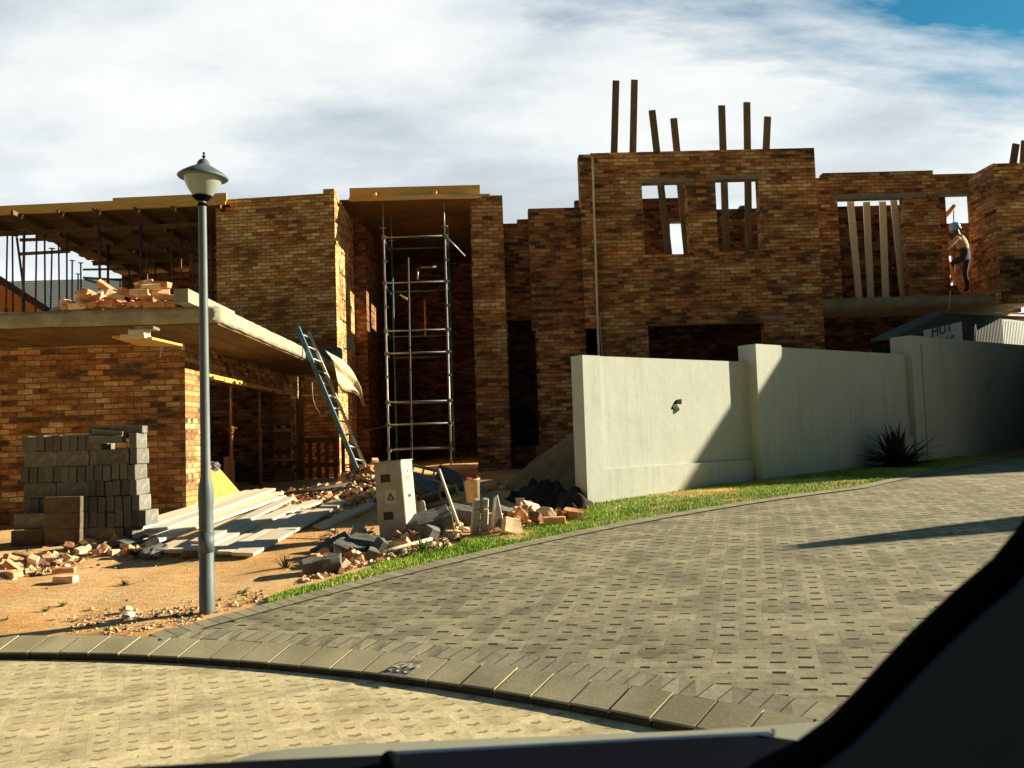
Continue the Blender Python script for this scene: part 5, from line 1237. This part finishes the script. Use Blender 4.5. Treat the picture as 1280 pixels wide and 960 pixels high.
# ------------------------------------------------------------------ planks on the ground
pk = [((160, 668), (316, 622), .20, .10), ((168, 672), (326, 624), .18, .13), ((176, 678), (350, 622), .22, .06), ((188, 686), (352, 629), .20, .10), ((200, 692), (350, 634), .2, .03), ((214, 695), (398, 632), .18, .05),
      ((236, 697), (372, 640), .2, .07), ((258, 698), (384, 643), .18, .03), ((280, 698), (392, 646), .16, .06), ((303, 699), (424, 633), .24, .05), ((246, 690), (362, 634), .16, .12), ((190, 679), (338, 626), .18, .17), ((398, 662), (470, 632), .14, .02)]
for k, (a_, b_, w_, lift) in enumerate(pk):
    A = GP(*a_, True); B = GP(*b_, True); A.z += lift*.8+.01; B.z = max(B.z+.02, .5)+lift
    A.z = max(A.z, hz(A.x, A.y)+.02); mid = (A+B)/2; need = hz(mid.x, mid.y)+.02-mid.z
    if need > 0: A.z += need; B.z += need
    mb = MB(); mb.beam(A, B, w_, .035, Vector((1, .6, 0))); o = mb.build('plank', 'plank_pale')
    tag(o, ['topmost pale plank at the far left of the fan of planks', 'second pale plank from the far left of the fan', 'third pale plank from the far left of the fan', 'fourth pale plank from the far left of the fan', 'fifth pale plank from the far left of the fan', 'sixth pale plank of the fan, reaching farther back', 'seventh pale plank of the fan, right of the lamp post', 'eighth pale plank of the fan, right of the lamp post', 'ninth pale plank of the fan, next to the wide board', 'wide whitish board at the right edge of the fan of planks', 'short plank lying on top of the others right of the lamp post', 'upper plank lying across the left part of the fan', 'short pale plank half buried left of the kiosk'][k], 'plank', 'pale planks lying in the yard' )
for k, (a_, b_) in enumerate((((356, 618), (462, 601)), ((336, 628), (456, 611)))):
    A = PY(*a_, 14.0); B = PY(*b_, 15.2); mb = MB(); mb.tube(A, B, .035, 10); o = mb.build('steel_pole', 'prop_dark'); tag(o, ['farther', 'nearer'][k]+' of two dark poles lying across the rubble left of the ladder', 'pole', 'dark poles on the rubble')
A = GP(462, 700, True); B = GP(540, 683, True); mb = MB(); mb.tube(A+UP*.05, B+UP*.08, .018); o = mb.build('thin_stick', 'plank_pale'); tag(o, 'thin pale stick lying at the kiosk foot beside the grass', 'stick')
for k, (px, py, mk, lb) in enumerate(((370, 648, 'sign_blue', 'crumpled blue and white wrapper on the rubble'), (396, 631, 'leaf', 'small green bag on the rubble'), (160, 774, 'white_plastic', 'small white piece of litter near the kerb at the left'), (158, 766, 'cloth', 'small cream piece of litter behind the white one'))):
    p = GP(px, py, True); bm = bmesh.new(); bmesh.ops.create_icosphere(bm, subdivisions=2, radius=.05)
    for v_ in bm.verts: v_.co *= 1+.6*mnoise.noise(v_.co*25+Vector((k*9, 0, 0))); v_.co.z *= .5
    me = bpy.data.meshes.new('litter'); bm.to_mesh(me); bm.free(); me.materials.append(M[mk]); o = bpy.data.objects.new('litter', me); COL.objects.link(o); o.location = p+UP*.03; tag(o, lb, 'litter')
# bucket and stick
bk = GP(591, 640, True); bk.y -= 0
bkt = empty('plastic_bucket', PY(592, 627, bk.y), (R(4), R(-4), 0), 'dirty cream plastic bucket standing in the rubble beside the dark stair void', 'bucket')
s_ = bk.y/F
mb = MB(); mb.lathe([(.001, .004), (8.5*s_, .0), (10.3*s_, 27*s_), (11*s_, 27*s_), (11*s_, 29*s_), (9.6*s_, 29*s_), (8*s_, .02), (.001, .02)], 24); mb.build('body', 'bucket', bkt)
mb = MB(); mb.path([Vector((10.5*s_*math.cos(a_), 10.5*s_*math.sin(a_)*.3-.02, 28*s_+.02*math.sin(a_))) for a_ in np.linspace(math.pi, 2*math.pi, 8)], .004); mb.build('handle', 'steel', bkt)
C0 = bkt.location
G_ = [[C0+Vector((-.13+.05*i, -.08+.10*j/3-(.03 if i < 3 else 0), 29*s_+.02+.02*math.sin(i*1.7+j)-(.05 if j == 0 else 0)-(.03 if i in (0,) else 0))) for j in range(4)] for i in range(5)]
cloth('red_rag', G_, 'red_cloth', .008, 'red rag hanging over the rim of the cream bucket', 'rag')
A = PY(549, 587, bk.y-.3); B = GP(574, 662, True); mb = MB(); mb.tube(A, B+UP*.03, .016, 8, .020); mb.tube(B+UP*.03, B+Vector((.12, 0, .0)), .016); o = mb.build('broom_stick', 'plank_pale'); tag(o, 'pale wooden broomstick leaning across the rubble left of the bucket', 'stick')
# sand heap and black sheeting by the wall end
def mound(name, c_, rx, ry, h_, mkey, n_=44, nz=.05, fold=0):
    mb = MB(); V = {}
    for i in range(n_+1):
        for j in range(n_+1):
            u_, v_ = i/n_*2-1, j/n_*2-1; r_ = math.hypot(u_, v_); x_ = c_[0]+u_*rx; y_ = c_[1]+v_*ry
            z_ = hz(x_, y_)-.06+h_*max(0, (1-r_))**.85*1.0
            z_ += nz*mnoise.fractal(Vector((x_*2.2, y_*2.2, 3)), .8, 2, 4)*(1 if r_ < 1 else 0)
            if fold: z_ += fold*abs(mnoise.noise(Vector((x_*7, y_*5, 1))))*(1 if r_ < .95 else 0)
            V[i, j] = (x_, y_, z_)
    for i in range(n_):
        for j in range(n_): mb.face([V[i, j], V[i+1, j], V[i+1, j+1], V[i, j+1]], None, 0, True)
    return mb.build(name, mkey)
p = PY(745, 555, 14.6); o = mound('sand_heap', (p.x+.1, 14.6), 1.75, 1.6, 1.25, 'sand_dark'); tag(o, 'heap of plaster sand between the house and the boundary wall end', 'sand heap', kind='thing')
p = PY(682, 620, 12.3); o = mound('black_sheeting', (p.x, 12.3), .62, .5, .34, 'tarp', 60, .04, .16); tag(o, 'crumpled black plastic sheeting in front of the sand heap', 'plastic sheet')
p = PY(716, 625, 11.9); o = mound('black_sheeting', (p.x, 11.9), .30, .35, .30, 'tarp', 40, .04, .14); tag(o, 'smaller black plastic bundle against the end of the boundary wall', 'plastic sheet')
p = GP(645, 640, True); mb = MB(); mb.box((0, 0, 0), (.12, .03, .075)); o = mb.build('small_box', 'white_plastic'); o.location = (p.x, p.y, p.z+.10); tag(o, 'small whitish box on the dark soil below the sand heap', 'box')
# ------------------------------------------------------------------ small rubble and pebbles
def bits(name, regions, mkeys, label=None):
    V, Fc, Mi = [], [], []
    base = [(-1, -1, -1), (1, -1, -1), (1, 1, -1), (-1, 1, -1), (-.8, -.9, 1), (.9, -.7, .8), (.7, .9, 1), (-.9, .7, .9)]
    fs = [(0, 3, 2, 1), (4, 5, 6, 7), (0, 1, 5, 4), (1, 2, 6, 5), (2, 3, 7, 6), (3, 0, 4, 7)]
    for (n_, (xa_, ya_), (xb_, yb2), hh, smin, smax) in regions:
        for _ in range(n_):
            f = rnd.random(); px = xa_+(xb_-xa_)*f; py = ya_+(yb2-ya_)*f+rnd.uniform(-hh, hh)
            p = PT(px, py)
            if p is None: continue
            s_ = smin+(smax-smin)*rnd.random()**3; q = Euler((rnd.uniform(-.6, .6), rnd.uniform(-.6, .6), rnd.uniform(0, 6))).to_matrix()
            d_ = Vector((s_*rnd.uniform(.7, 1.6), s_*rnd.uniform(.6, 1.1), s_*rnd.uniform(.4, .8))); i0 = len(V)
            for b_ in base: V.append(tuple(p+Vector((0, 0, s_*.25))+q@Vector((b_[0]*d_.x*rnd.uniform(.8, 1.1), b_[1]*d_.y*rnd.uniform(.8, 1.1), b_[2]*d_.z))))
            mi = rnd.randrange(len(mkeys))
            for f_ in fs: Fc.append(tuple(i0+k for k in f_)); Mi.append(mi)
    me = bpy.data.meshes.new(name); me.from_pydata(V, [], Fc); me.polygons.foreach_set('material_index', Mi)
    for k in mkeys: me.materials.append(M[k])
    o = bpy.data.objects.new(name, me); COL.objects.link(o); tag(o, label, None, kind='stuff'); return o
_cache = {}
def PT(px, py):
    k = (int(px/6), int(py/3))
    if k not in _cache: _cache[k] = GP(k[0]*6+3, k[1]*3+1.5, True)
    p = _cache[k]; q = PZ(px, py, p.z)
    if q.y > 40 or q.y < 2: return None
    q.z = hz(q.x, q.y) if rnd.random() < .0 else p.z
    return q
bits('rubble', [(1700, (340, 634), (478, 612), 18, .008, .06), (900, (425, 604), (475, 588), 9, .015, .06), (1500, (505, 625), (575, 655), 22, .015, .06), (1300, (380, 716), (560, 672), 12, .008, .035), (350, (600, 660), (700, 645), 10, .01, .04), (300, (597, 612), (700, 604), 4, .01, .05),
                (350, (0, 715), (110, 690), 16, .008, .05), (400, (130, 792), (330, 742), 10, .004, .016), (420, (90, 780), (250, 770), 12, .004, .016), (260, (400, 690), (470, 655), 22, .006, .03), (200, (60, 690), (200, 690), 7, .01, .05), (200, (0, 760), (400, 700), 40, .004, .014)],
     ['loose_orange', 'loose_pale', 'loose_pale', 'dust', 'dust', 'concrete', 'loose_brown'], None)
# a ridge of disturbed earth left of the block stack
# ------------------------------------------------------------------ grass verge
M['grass'] = None
mg, t, b = nt('verge_grass'); v = tcoord(t); a = noi(t, v, 1.6, 5, .7); c2_ = noi(t, v, 60, 3, .7)
cc = ramp(t, mth(t, 'ADD', mth(t, 'MULTIPLY', a, .65), mth(t, 'MULTIPLY', c2_, .35)), [(.34, (.12, .24, .02)), (.45, (.24, .38, .04)), (.55, (.38, .50, .08)), (.66, (.56, .54, .18))])
put(t, b.inputs['Base Color'], cc); b.inputs['Roughness'].default_value = .7; b.inputs['Specular IOR Level'].default_value = .2; M['grass'] = mg
up_px = [(345, 745), (385, 732), (430, 719), (470, 706), (520, 689), (560, 680), (600, 671), (650, 660), (700, 649), (733, 641)]
UPc = [GP(*q) for q in up_px]; ux = [p.x for p in UPc]; uy = [p.y for p in UPc]
for k in range(0, 40):
    q = W0+wd*(.3*k)+wn_*(s3 if k*.3 > t3a else (s2 if k*.3 > t2a else 0)); 
    if q.x > ux[-1]: ux.append(q.x); uy.append(q.y)
gx0, gx1 = ux[0], 9.4
rg = np.random.default_rng(5); nG = 70000
GX = gx0+(gx1-gx0)*rg.random(nG)**1.25; lo_ = np.interp(GX, ex, ey); hi_ = np.interp(GX, ux, uy)
ok = hi_-lo_ > .02; GX, lo_, hi_ = GX[ok], lo_[ok], hi_[ok]
f = rg.random(len(GX)); GY = lo_+.0+(hi_-lo_)*f
# thin out toward the ragged yard side
edge_n = np.array([mnoise.noise(Vector((x*2.2, y*2.2, 4))) for x, y in zip(GX, GY)])
keep = (GX > W0.x-.2) | (f < .80+edge_n*.5) 
dens = np.array([mnoise.noise(Vector((x*1.1, y*1.8, 11))) for x, y in zip(GX, GY)]); keep &= rg.random(len(GX)) < .75+dens*.9+(GX > 0)*.2
GX, GY, f, edge_n = GX[keep], GY[keep], f[keep], edge_n[keep]
GZ = hfull(GX, GY)
hh = (.010+.026*rg.random(len(GX)))*(1+.6*edge_n); an = rg.random(len(GX))*6.28; wv = .0035+.004*rg.random(len(GX)); le = rg.random(len(GX))*6.28; la = hh*.8*rg.random(len(GX))
B0 = np.stack([GX-np.cos(an)*wv, GY-np.sin(an)*wv, GZ+.0], 1); B1 = np.stack([GX+np.cos(an)*wv, GY+np.sin(an)*wv, GZ], 1); B2 = np.stack([GX+np.cos(le)*la, GY+np.sin(le)*la, GZ+hh+.01], 1)
V = np.stack([B0, B1, B2], 1).reshape(-1, 3); n_ = len(GX)
me = bpy.data.meshes.new('grass'); me.vertices.add(3*n_); me.vertices.foreach_set('co', V.ravel()); me.loops.add(3*n_); me.loops.foreach_set('vertex_index', np.arange(3*n_)); me.polygons.add(n_)
me.polygons.foreach_set('loop_start', np.arange(n_)*3); me.polygons.foreach_set('loop_total', np.full(n_, 3)); me.update(); me.validate()
me.materials.append(mg); o = bpy.data.objects.new('grass', me); COL.objects.link(o); tag(o, kind='stuff')
# turf under the blades
mb = MB(); GXs = np.linspace(gx0+.25, gx1, 90)
mt2, t, b = nt('turf_soil'); v = tcoord(t); put(t, b.inputs['Base Color'], ramp(t, noi(t, v, 9, 5, .7), [(.4, (.20, .26, .05)), (.6, (.38, .32, .13))])); b.inputs['Roughness'].default_value = 1; M['turf'] = mt2
for a_, b_ in zip(GXs[:-1], GXs[1:]):
    la_, lb_ = np.interp([a_, b_], ex, ey); ha_, hb_ = np.interp([a_, b_], ux, uy)
    if a_ < W0.x: ha_ = la_+(ha_-la_)*.8; hb_ = lb_+(hb_-lb_)*.8
    if ha_-la_ < .03: continue
    for k in range(4):
        q0, q1 = k/4, (k+1)/4
        P_ = [(a_, la_+(ha_-la_)*q0), (b_, lb_+(hb_-lb_)*q0), (b_, lb_+(hb_-lb_)*q1), (a_, la_+(ha_-la_)*q1)]
        zz = hfull([p[0] for p in P_], [p[1] for p in P_])+.008
        mb.face([(p[0], p[1], z_) for p, z_ in zip(P_, zz)], None, 0, True)
o = mb.build('turf', 'turf'); tag(o, kind='structure')
# weeds
def leafy(name, c_, n_, L_, W_, mkey, spread, label, cat, droop=.5, group=None, seed=1):
    r_ = random.Random(seed); mb = MB(); c_ = Vector(c_)
    for k in range(n_):
        a_ = r_.uniform(0, 6.283); el_ = r_.uniform(*spread); dr_ = r_.choice([.3, .8, 1.0, 2.2]); l_ = L_*r_.uniform(.6, 1.1); w_ = W_*r_.uniform(.7, 1.1); d_ = Vector((math.cos(a_)*math.cos(el_), math.sin(a_)*math.cos(el_), math.sin(el_))); sd_ = Vector((-math.sin(a_), math.cos(a_), 0)); p = Vector((r_.uniform(-1, 1), r_.uniform(-1, 1), 0))*L_*.10; pts = []
        for s_ in range(6):
            pts.append((p.copy(), w_*(1-(s_/5)**2.2)+.0008)); p = p+d_*l_/5; d_ = (d_+Vector((0, 0, -droop*dr_*.12*(1+s_*.3)))).normalized()
        for (p0, w0), (p1, w1) in zip(pts, pts[1:]): 
            fold = Vector((0, 0, w0*.4)); mb.face([p0-sd_*w0+fold, p0, p1, p1-sd_*w1+fold], None, 0, True); mb.face([p0, p0+sd_*w0+fold, p1+sd_*w1+fold, p1], None, 0, True)
    o = mb.build(name, mkey); o.location = c_; tag(o, label, cat, group); return o
fb = W0+wd*wt(1092, 580, s2)[0]+wn_*(s2+.45)
fl = empty('flax_plant', (fb.x, fb.y, hz(fb.x, fb.y)-.02), label='dark purple spiky flax plant in front of the shaded boundary wall', cat='plant')
o = leafy('leaves', (0, 0, 0), 170, .86, .030, 'flax', (.15, 1.45), None, None, .55, None, 3); o.parent = fl
for k in ('label', 'category'): 
    if k in o: del o[k]
wl_ = [((528, 690), 16, .20, 'green leafy weed at the right foot of the kiosk'), ((510, 697), 10, .14, 'small weed at the near corner of the kiosk'), ((482, 688), 10, .13, 'small weed at the left foot of the kiosk'), ((552, 690), 10, .13, 'low weed beside the rubble right of the kiosk'), ((357, 712), 14, .16, 'thin weed on the bank of soil left of the kiosk'),
       ((155, 732), 16, .10, 'low grass tuft on the sand left of the lamp post'), ((78, 757), 12, .07, 'flat grass tuft on the sand near the left kerb'), ((57, 764), 12, .07, 'second flat grass tuft, farther left on the sand'), ((8, 776), 12, .07, 'grass tuft on the sand at the left edge'), ((305, 742), 12, .09, 'dark grass tuft right of the lamp post')]
for k, (q, n_, L_, lb) in enumerate(wl_):
    p = GP(*q, True); leafy('weed', (p.x, p.y, p.z-.005), n_*2, L_, L_*.06, 'leaf', (.3, 1.4) if k < 5 else (.15, 1.0), lb, 'weed', .5, None, 20+k)
# ------------------------------------------------------------------ worker
def skin_body(name, joints, edges, mats, matf, par=None):
    me = bpy.data.meshes.new(name); me.from_pydata([j[0] for j in joints], edges, []); o = bpy.data.objects.new(name, me); COL.objects.link(o)
    sk_ = o.modifiers.new('skin', 'SKIN'); me.skin_vertices[0].data[0].use_root = True
    for k, j in enumerate(joints): me.skin_vertices[0].data[k].radius = (j[1], j[1]*j[2] if len(j) > 2 else j[1])
    ss = o.modifiers.new('ss', 'SUBSURF'); ss.levels = ss.render_levels = 2
    dg = bpy.context.evaluated_depsgraph_get(); m2 = bpy.data.meshes.new_from_object(o.evaluated_get(dg)); bpy.data.objects.remove(o)
    o = bpy.data.objects.new(name, m2); COL.objects.link(o); m2.materials.clear()
    for k in mats: m2.materials.append(M[k])
    m2.polygons.foreach_set('use_smooth', [True]*len(m2.polygons))
    for p_ in m2.polygons: p_.material_index = matf(p_.center)
    if par: o.parent = par
    return o
M['skin'] = mat('dark_skin', (.12, .06, .035), None, 6, .5, 0, var=0)
M['overall'] = mat('navy_overalls', (.022, .026, .06), (.014, .016, .035), 8, .85, .3, .01, var=0)
M['jacket'] = mat('patterned_tan_jacket', (.72, .64, .42), (.20, .18, .13), 13, .85, .3, .01, var=0, c3=(.85, .8, .6))
M['helmet'] = mat('blue_helmet', (.07, .33, .78), (.06, .28, .70), 3, .35, 0, var=0, spec=.6)
YK = 21.85
def J(px, py, dy, r_, fl_=1): p = PY(px, py, YK+dy); return (tuple(p), r_, fl_)
zf = sz_t
J_ = [J(1207, 318, 0, .15, .85), J(1204, 310, 0, .145, .8), J(1201, 301, -.02, .16, .75), J(1198, 295, -.04, .075), J(1196, 291, -.06, .06), J(1194, 286.5, -.08, .10, .95),
      J(1205, 322, -.10, .095), J(1190, 329, -.16, .075), J(1191, 345, -.12, .05), J(1190, 351, -.12, .045), J(1185, 353.5, -.2, .04),
      J(1209, 323, .10, .095), J(1206, 341, .02, .07), J(1209, 356, .08, .05), J(1209, 362, .08, .045), J(1204, 363.5, .0, .04),
      J(1196, 298, -.18, .065), J(1189, 306, -.24, .05), J(1184, 311, -.28, .035), J(1182, 313, -.29, .03),
      J(1204, 299, .16, .065), J(1210, 308, .16, .05), J(1204, 313, .05, .035)]
E_ = [(0, 1), (1, 2), (2, 3), (3, 4), (4, 5), (0, 6), (6, 7), (7, 8), (8, 9), (9, 10), (0, 11), (11, 12), (12, 13), (13, 14), (14, 15), (2, 16), (16, 17), (17, 18), (18, 19), (2, 20), (20, 21), (21, 22)]
pl_ = Vector(J_[0][0]); head_p = Vector(J_[5][0]); neck_z = Vector(J_[3][0]).z+.02; hip_z = Vector(J_[1][0]).z-.02
hands = [Vector(J_[19][0]), Vector(J_[22][0])]; anks = [Vector(J_[9][0]).z+.02, Vector(J_[14][0]).z+.02]; feet = [Vector(J_[10][0]), Vector(J_[15][0])]
def mf(c_):
    if c_.z > neck_z or min((c_-h_).length for h_ in hands) < .06: return 0
    if min((c_-h_).length for h_ in feet) < .10: return 3
    if c_.z > hip_z: return 1
    # sleeves hang below the hip line
    for i in (17, 18, 21): 
        if (c_-Vector(J_[i][0])).length < .08 and c_.z > hip_z-.12: return 1
    return 2
man = skin_body('person', J_, E_, ['skin', 'jacket', 'overall', 'black'], mf)
tag(man, 'worker in blue helmet, tan jacket and navy trousers stooping in the wing doorway', 'person')
mb = MB(); mb.lathe([(.150, -.03), (.152, -.02), (.134, -.01), (.136, .05), (.122, .10), (.09, .14), (.05, .16), (.001, .168)], 24); mb.box((-.16, -.05, -.018), (-.10, .05, -.008)); hm = mb.build('helmet', 'helmet', man); hm.location = head_p+Vector((0, 0, .02)); hm.rotation_euler = (R(8), R(-18), 0)
# face: nose, ears, eyes
for nm, off, r_, mk in (('nose', (-.10, -.03, -.01), .018, 'skin'), ('ear', (.01, -.10, .0), .024, 'skin'), ('eye', (-.085, -.055, .02), .010, 'sign_white')):
    bm = bmesh.new(); bmesh.ops.create_icosphere(bm, subdivisions=2, radius=r_); me = bpy.data.meshes.new(nm); bm.to_mesh(me); bm.free(); me.materials.append(M[mk]); o = bpy.data.objects.new(nm, me); COL.objects.link(o); o.parent = man; o.location = head_p+Vector(off)
# fingers on the reaching hand
mb = MB(); h0 = hands[0]
for k in range(4): a_ = h0+Vector((-.01, -.03+.02*k, -.01)); mb.path([a_, a_+Vector((-.05, 0, -.02)), a_+Vector((-.07, 0, -.055+.004*abs(k-1.5)))], .010, 6)
mb.path([h0+Vector((.01, -.04, .0)), h0+Vector((-.03, -.065, -.02))], .011, 6); o = mb.build('fingers', 'skin', man)
# timbers by the worker
A = PY(1177.5, 316, 21.5); B = PY(1203, 365, 21.5); mb = MB(); mb.beam(A, B, .12, .05, (1, 0, 0)); o = mb.build('yellow_timber', 'plank_yellow'); tag(o, 'yellow timber slanting down across the wing doorway below the worker', 'timber')
A = PY(1176, 276, 21.6); B = PY(1194, 256.5, 21.4); mb = MB(); mb.tube(A, B, .055, 12); o = mb.build('yellow_pole', 'plank_yellow'); tag(o, 'short round yellow pole above the worker, its end against the sky', 'pole')
mb = MB(); mb.tube(PY(1192, 262, 21.7), PY(1193, 340, 21.9), .014); o = mb.build('thin_rod', 'prop_dark'); tag(o, 'thin dark upright rod behind the worker', 'rod')
p = PY(1190, 357, YK-.15); mb = MB(); mb.box((p.x-.22, YK-.35, sz_t+.005), (p.x+.12, YK+.0, p.z-.03)); o = mb.build('brick_step', 'brick_dark'); tag(o, 'low pile of bricks under the forward foot of the worker', 'brick pile')
# ------------------------------------------------------------------ own car at the bottom and lower right
car = empty('car', (0, .6, 1.0), label='dark car dashboard edge and windscreen pillar at the bottom right', cat='car')
CLc = Vector((0, .6, 1.0))
def cbld(mb, name, m_): o = mb.build(name, m_, car, local=CLc); o.location = (0, 0, 0); return o
def slabpoly(top, yt, yb2, drop, mb, back=None):
    # a ridge: row of far top points, a near lower row
    T_ = [PY(x, y, yt) for x, y in top]; Bm = [Vector((p.x*1.0, yb2, p.z-drop)) for p in T_]; Bf = [Vector((p.x, yt+.03, p.z-.25)) for p in T_]
    for i in range(len(T_)-1):
        mb.face([Bm[i], Bm[i+1], T_[i+1], T_[i]], None, 0, True); mb.face([T_[i], T_[i+1], Bf[i+1], Bf[i]], None, 0, True)
def interp(pts, n_=24):
    X_ = np.linspace(pts[0][0], pts[-1][0], n_); xs_ = np.array([p[0] for p in pts]); ys_ = np.array([p[1] for p in pts])
    return [(x, float(np.interp(x, xs_, ys_))) for x in X_]
dash_top = interp([(-60, 985), (0, 975), (180, 958), (330, 950), (490, 943), (700, 931), (850, 923), (960, 918), (1000, 926), (1100, 945)])
mb = MB(); slabpoly(dash_top, .80, .50, .05, mb); cbld(mb, 'dashboard', 'dash')
mb = MB(); slabpoly(interp([(488, 939), (640, 931), (850, 919.5), (963, 914)]), .86, .845, .001, mb); cbld(mb, 'bonnet_edge', 'bonnet_blue')
mb = MB(); slabpoly(interp([(290, 950), (330, 939), (420, 931), (640, 922), (850, 914), (960, 907.5), (1010, 903), (1100, 898)]), 1.25, .9, .03, mb); cbld(mb, 'bonnet', 'bonnet')  # grey strip paints the translucent windscreen reflection along the bonnet
mb = MB(); p = PY(487, 951, .78); 
bm = bmesh.new(); bmesh.ops.create_uvsphere(bm, u_segments=20, v_segments=14, radius=.0085); me = bpy.data.meshes.new('knob'); bm.to_mesh(me); bm.free(); me.materials.append(M['dash']); me.polygons.foreach_set('use_smooth', [True]*len(me.polygons)); o = bpy.data.objects.new('wiper_pivot', me); COL.objects.link(o); o.parent = car; o.location = p-CLc
M['shiny'] = mat('chrome_bead', (.8, .8, .8), None, 4, .08, 0, metal=1, var=0)
bm = bmesh.new(); bmesh.ops.create_uvsphere(bm, u_segments=16, v_segments=10, radius=.003); me = bpy.data.meshes.new('bead'); bm.to_mesh(me); bm.free(); me.materials.append(M['shiny']); o = bpy.data.objects.new('bright_bead', me); COL.objects.link(o); o.parent = car; o.location = PY(966, 915, .80)-CLc  # chrome bead added to stand in for a highlight
edge = [(1330, 585), (1282, 646), (1240, 698), (1190, 740), (1140, 787), (1105, 824), (1072, 860), (1035, 897), (995, 926), (950, 948), (900, 985)]
def shp(pts, yv, th, name, m_):
    P_ = [PY(x, y, yv) for x, y in pts]; tri = tessellate_polygon([[Vector((p.x, p.z, 0)) for p in P_]]); mb = MB()
    Q_ = [p-Vector((0, th, 0)) for p in P_]
    for a_, b_, c_ in tri: mb.face([P_[a_], P_[b_], P_[c_]]); mb.face([Q_[a_], Q_[b_], Q_[c_]])
    for i in range(len(P_)): j = (i+1) % len(P_); mb.face([P_[i], P_[j], Q_[j], Q_[i]])
    cbld(mb, name, m_)
shp(edge+[(900, 1100), (1400, 1100), (1400, 560)], .52, .006, 'pillar_seal', 'black')
inner = [(x+30, y+34) for x, y in edge[:-2]]
shp(inner+[(1020, 985), (1000, 1100), (1400, 1100), (1400, 560)], .505, .006, 'pillar_trim', 'trim')
mb = MB(); mb.box((-.75, -2.0, 1.66), (.85, .12, 1.70)); cbld(mb, 'roof', 'trim')
mb = MB(); mb.box((-.75, -1.2, .25), (.85, .45, .95)); cbld(mb, 'body', 'bonnet')
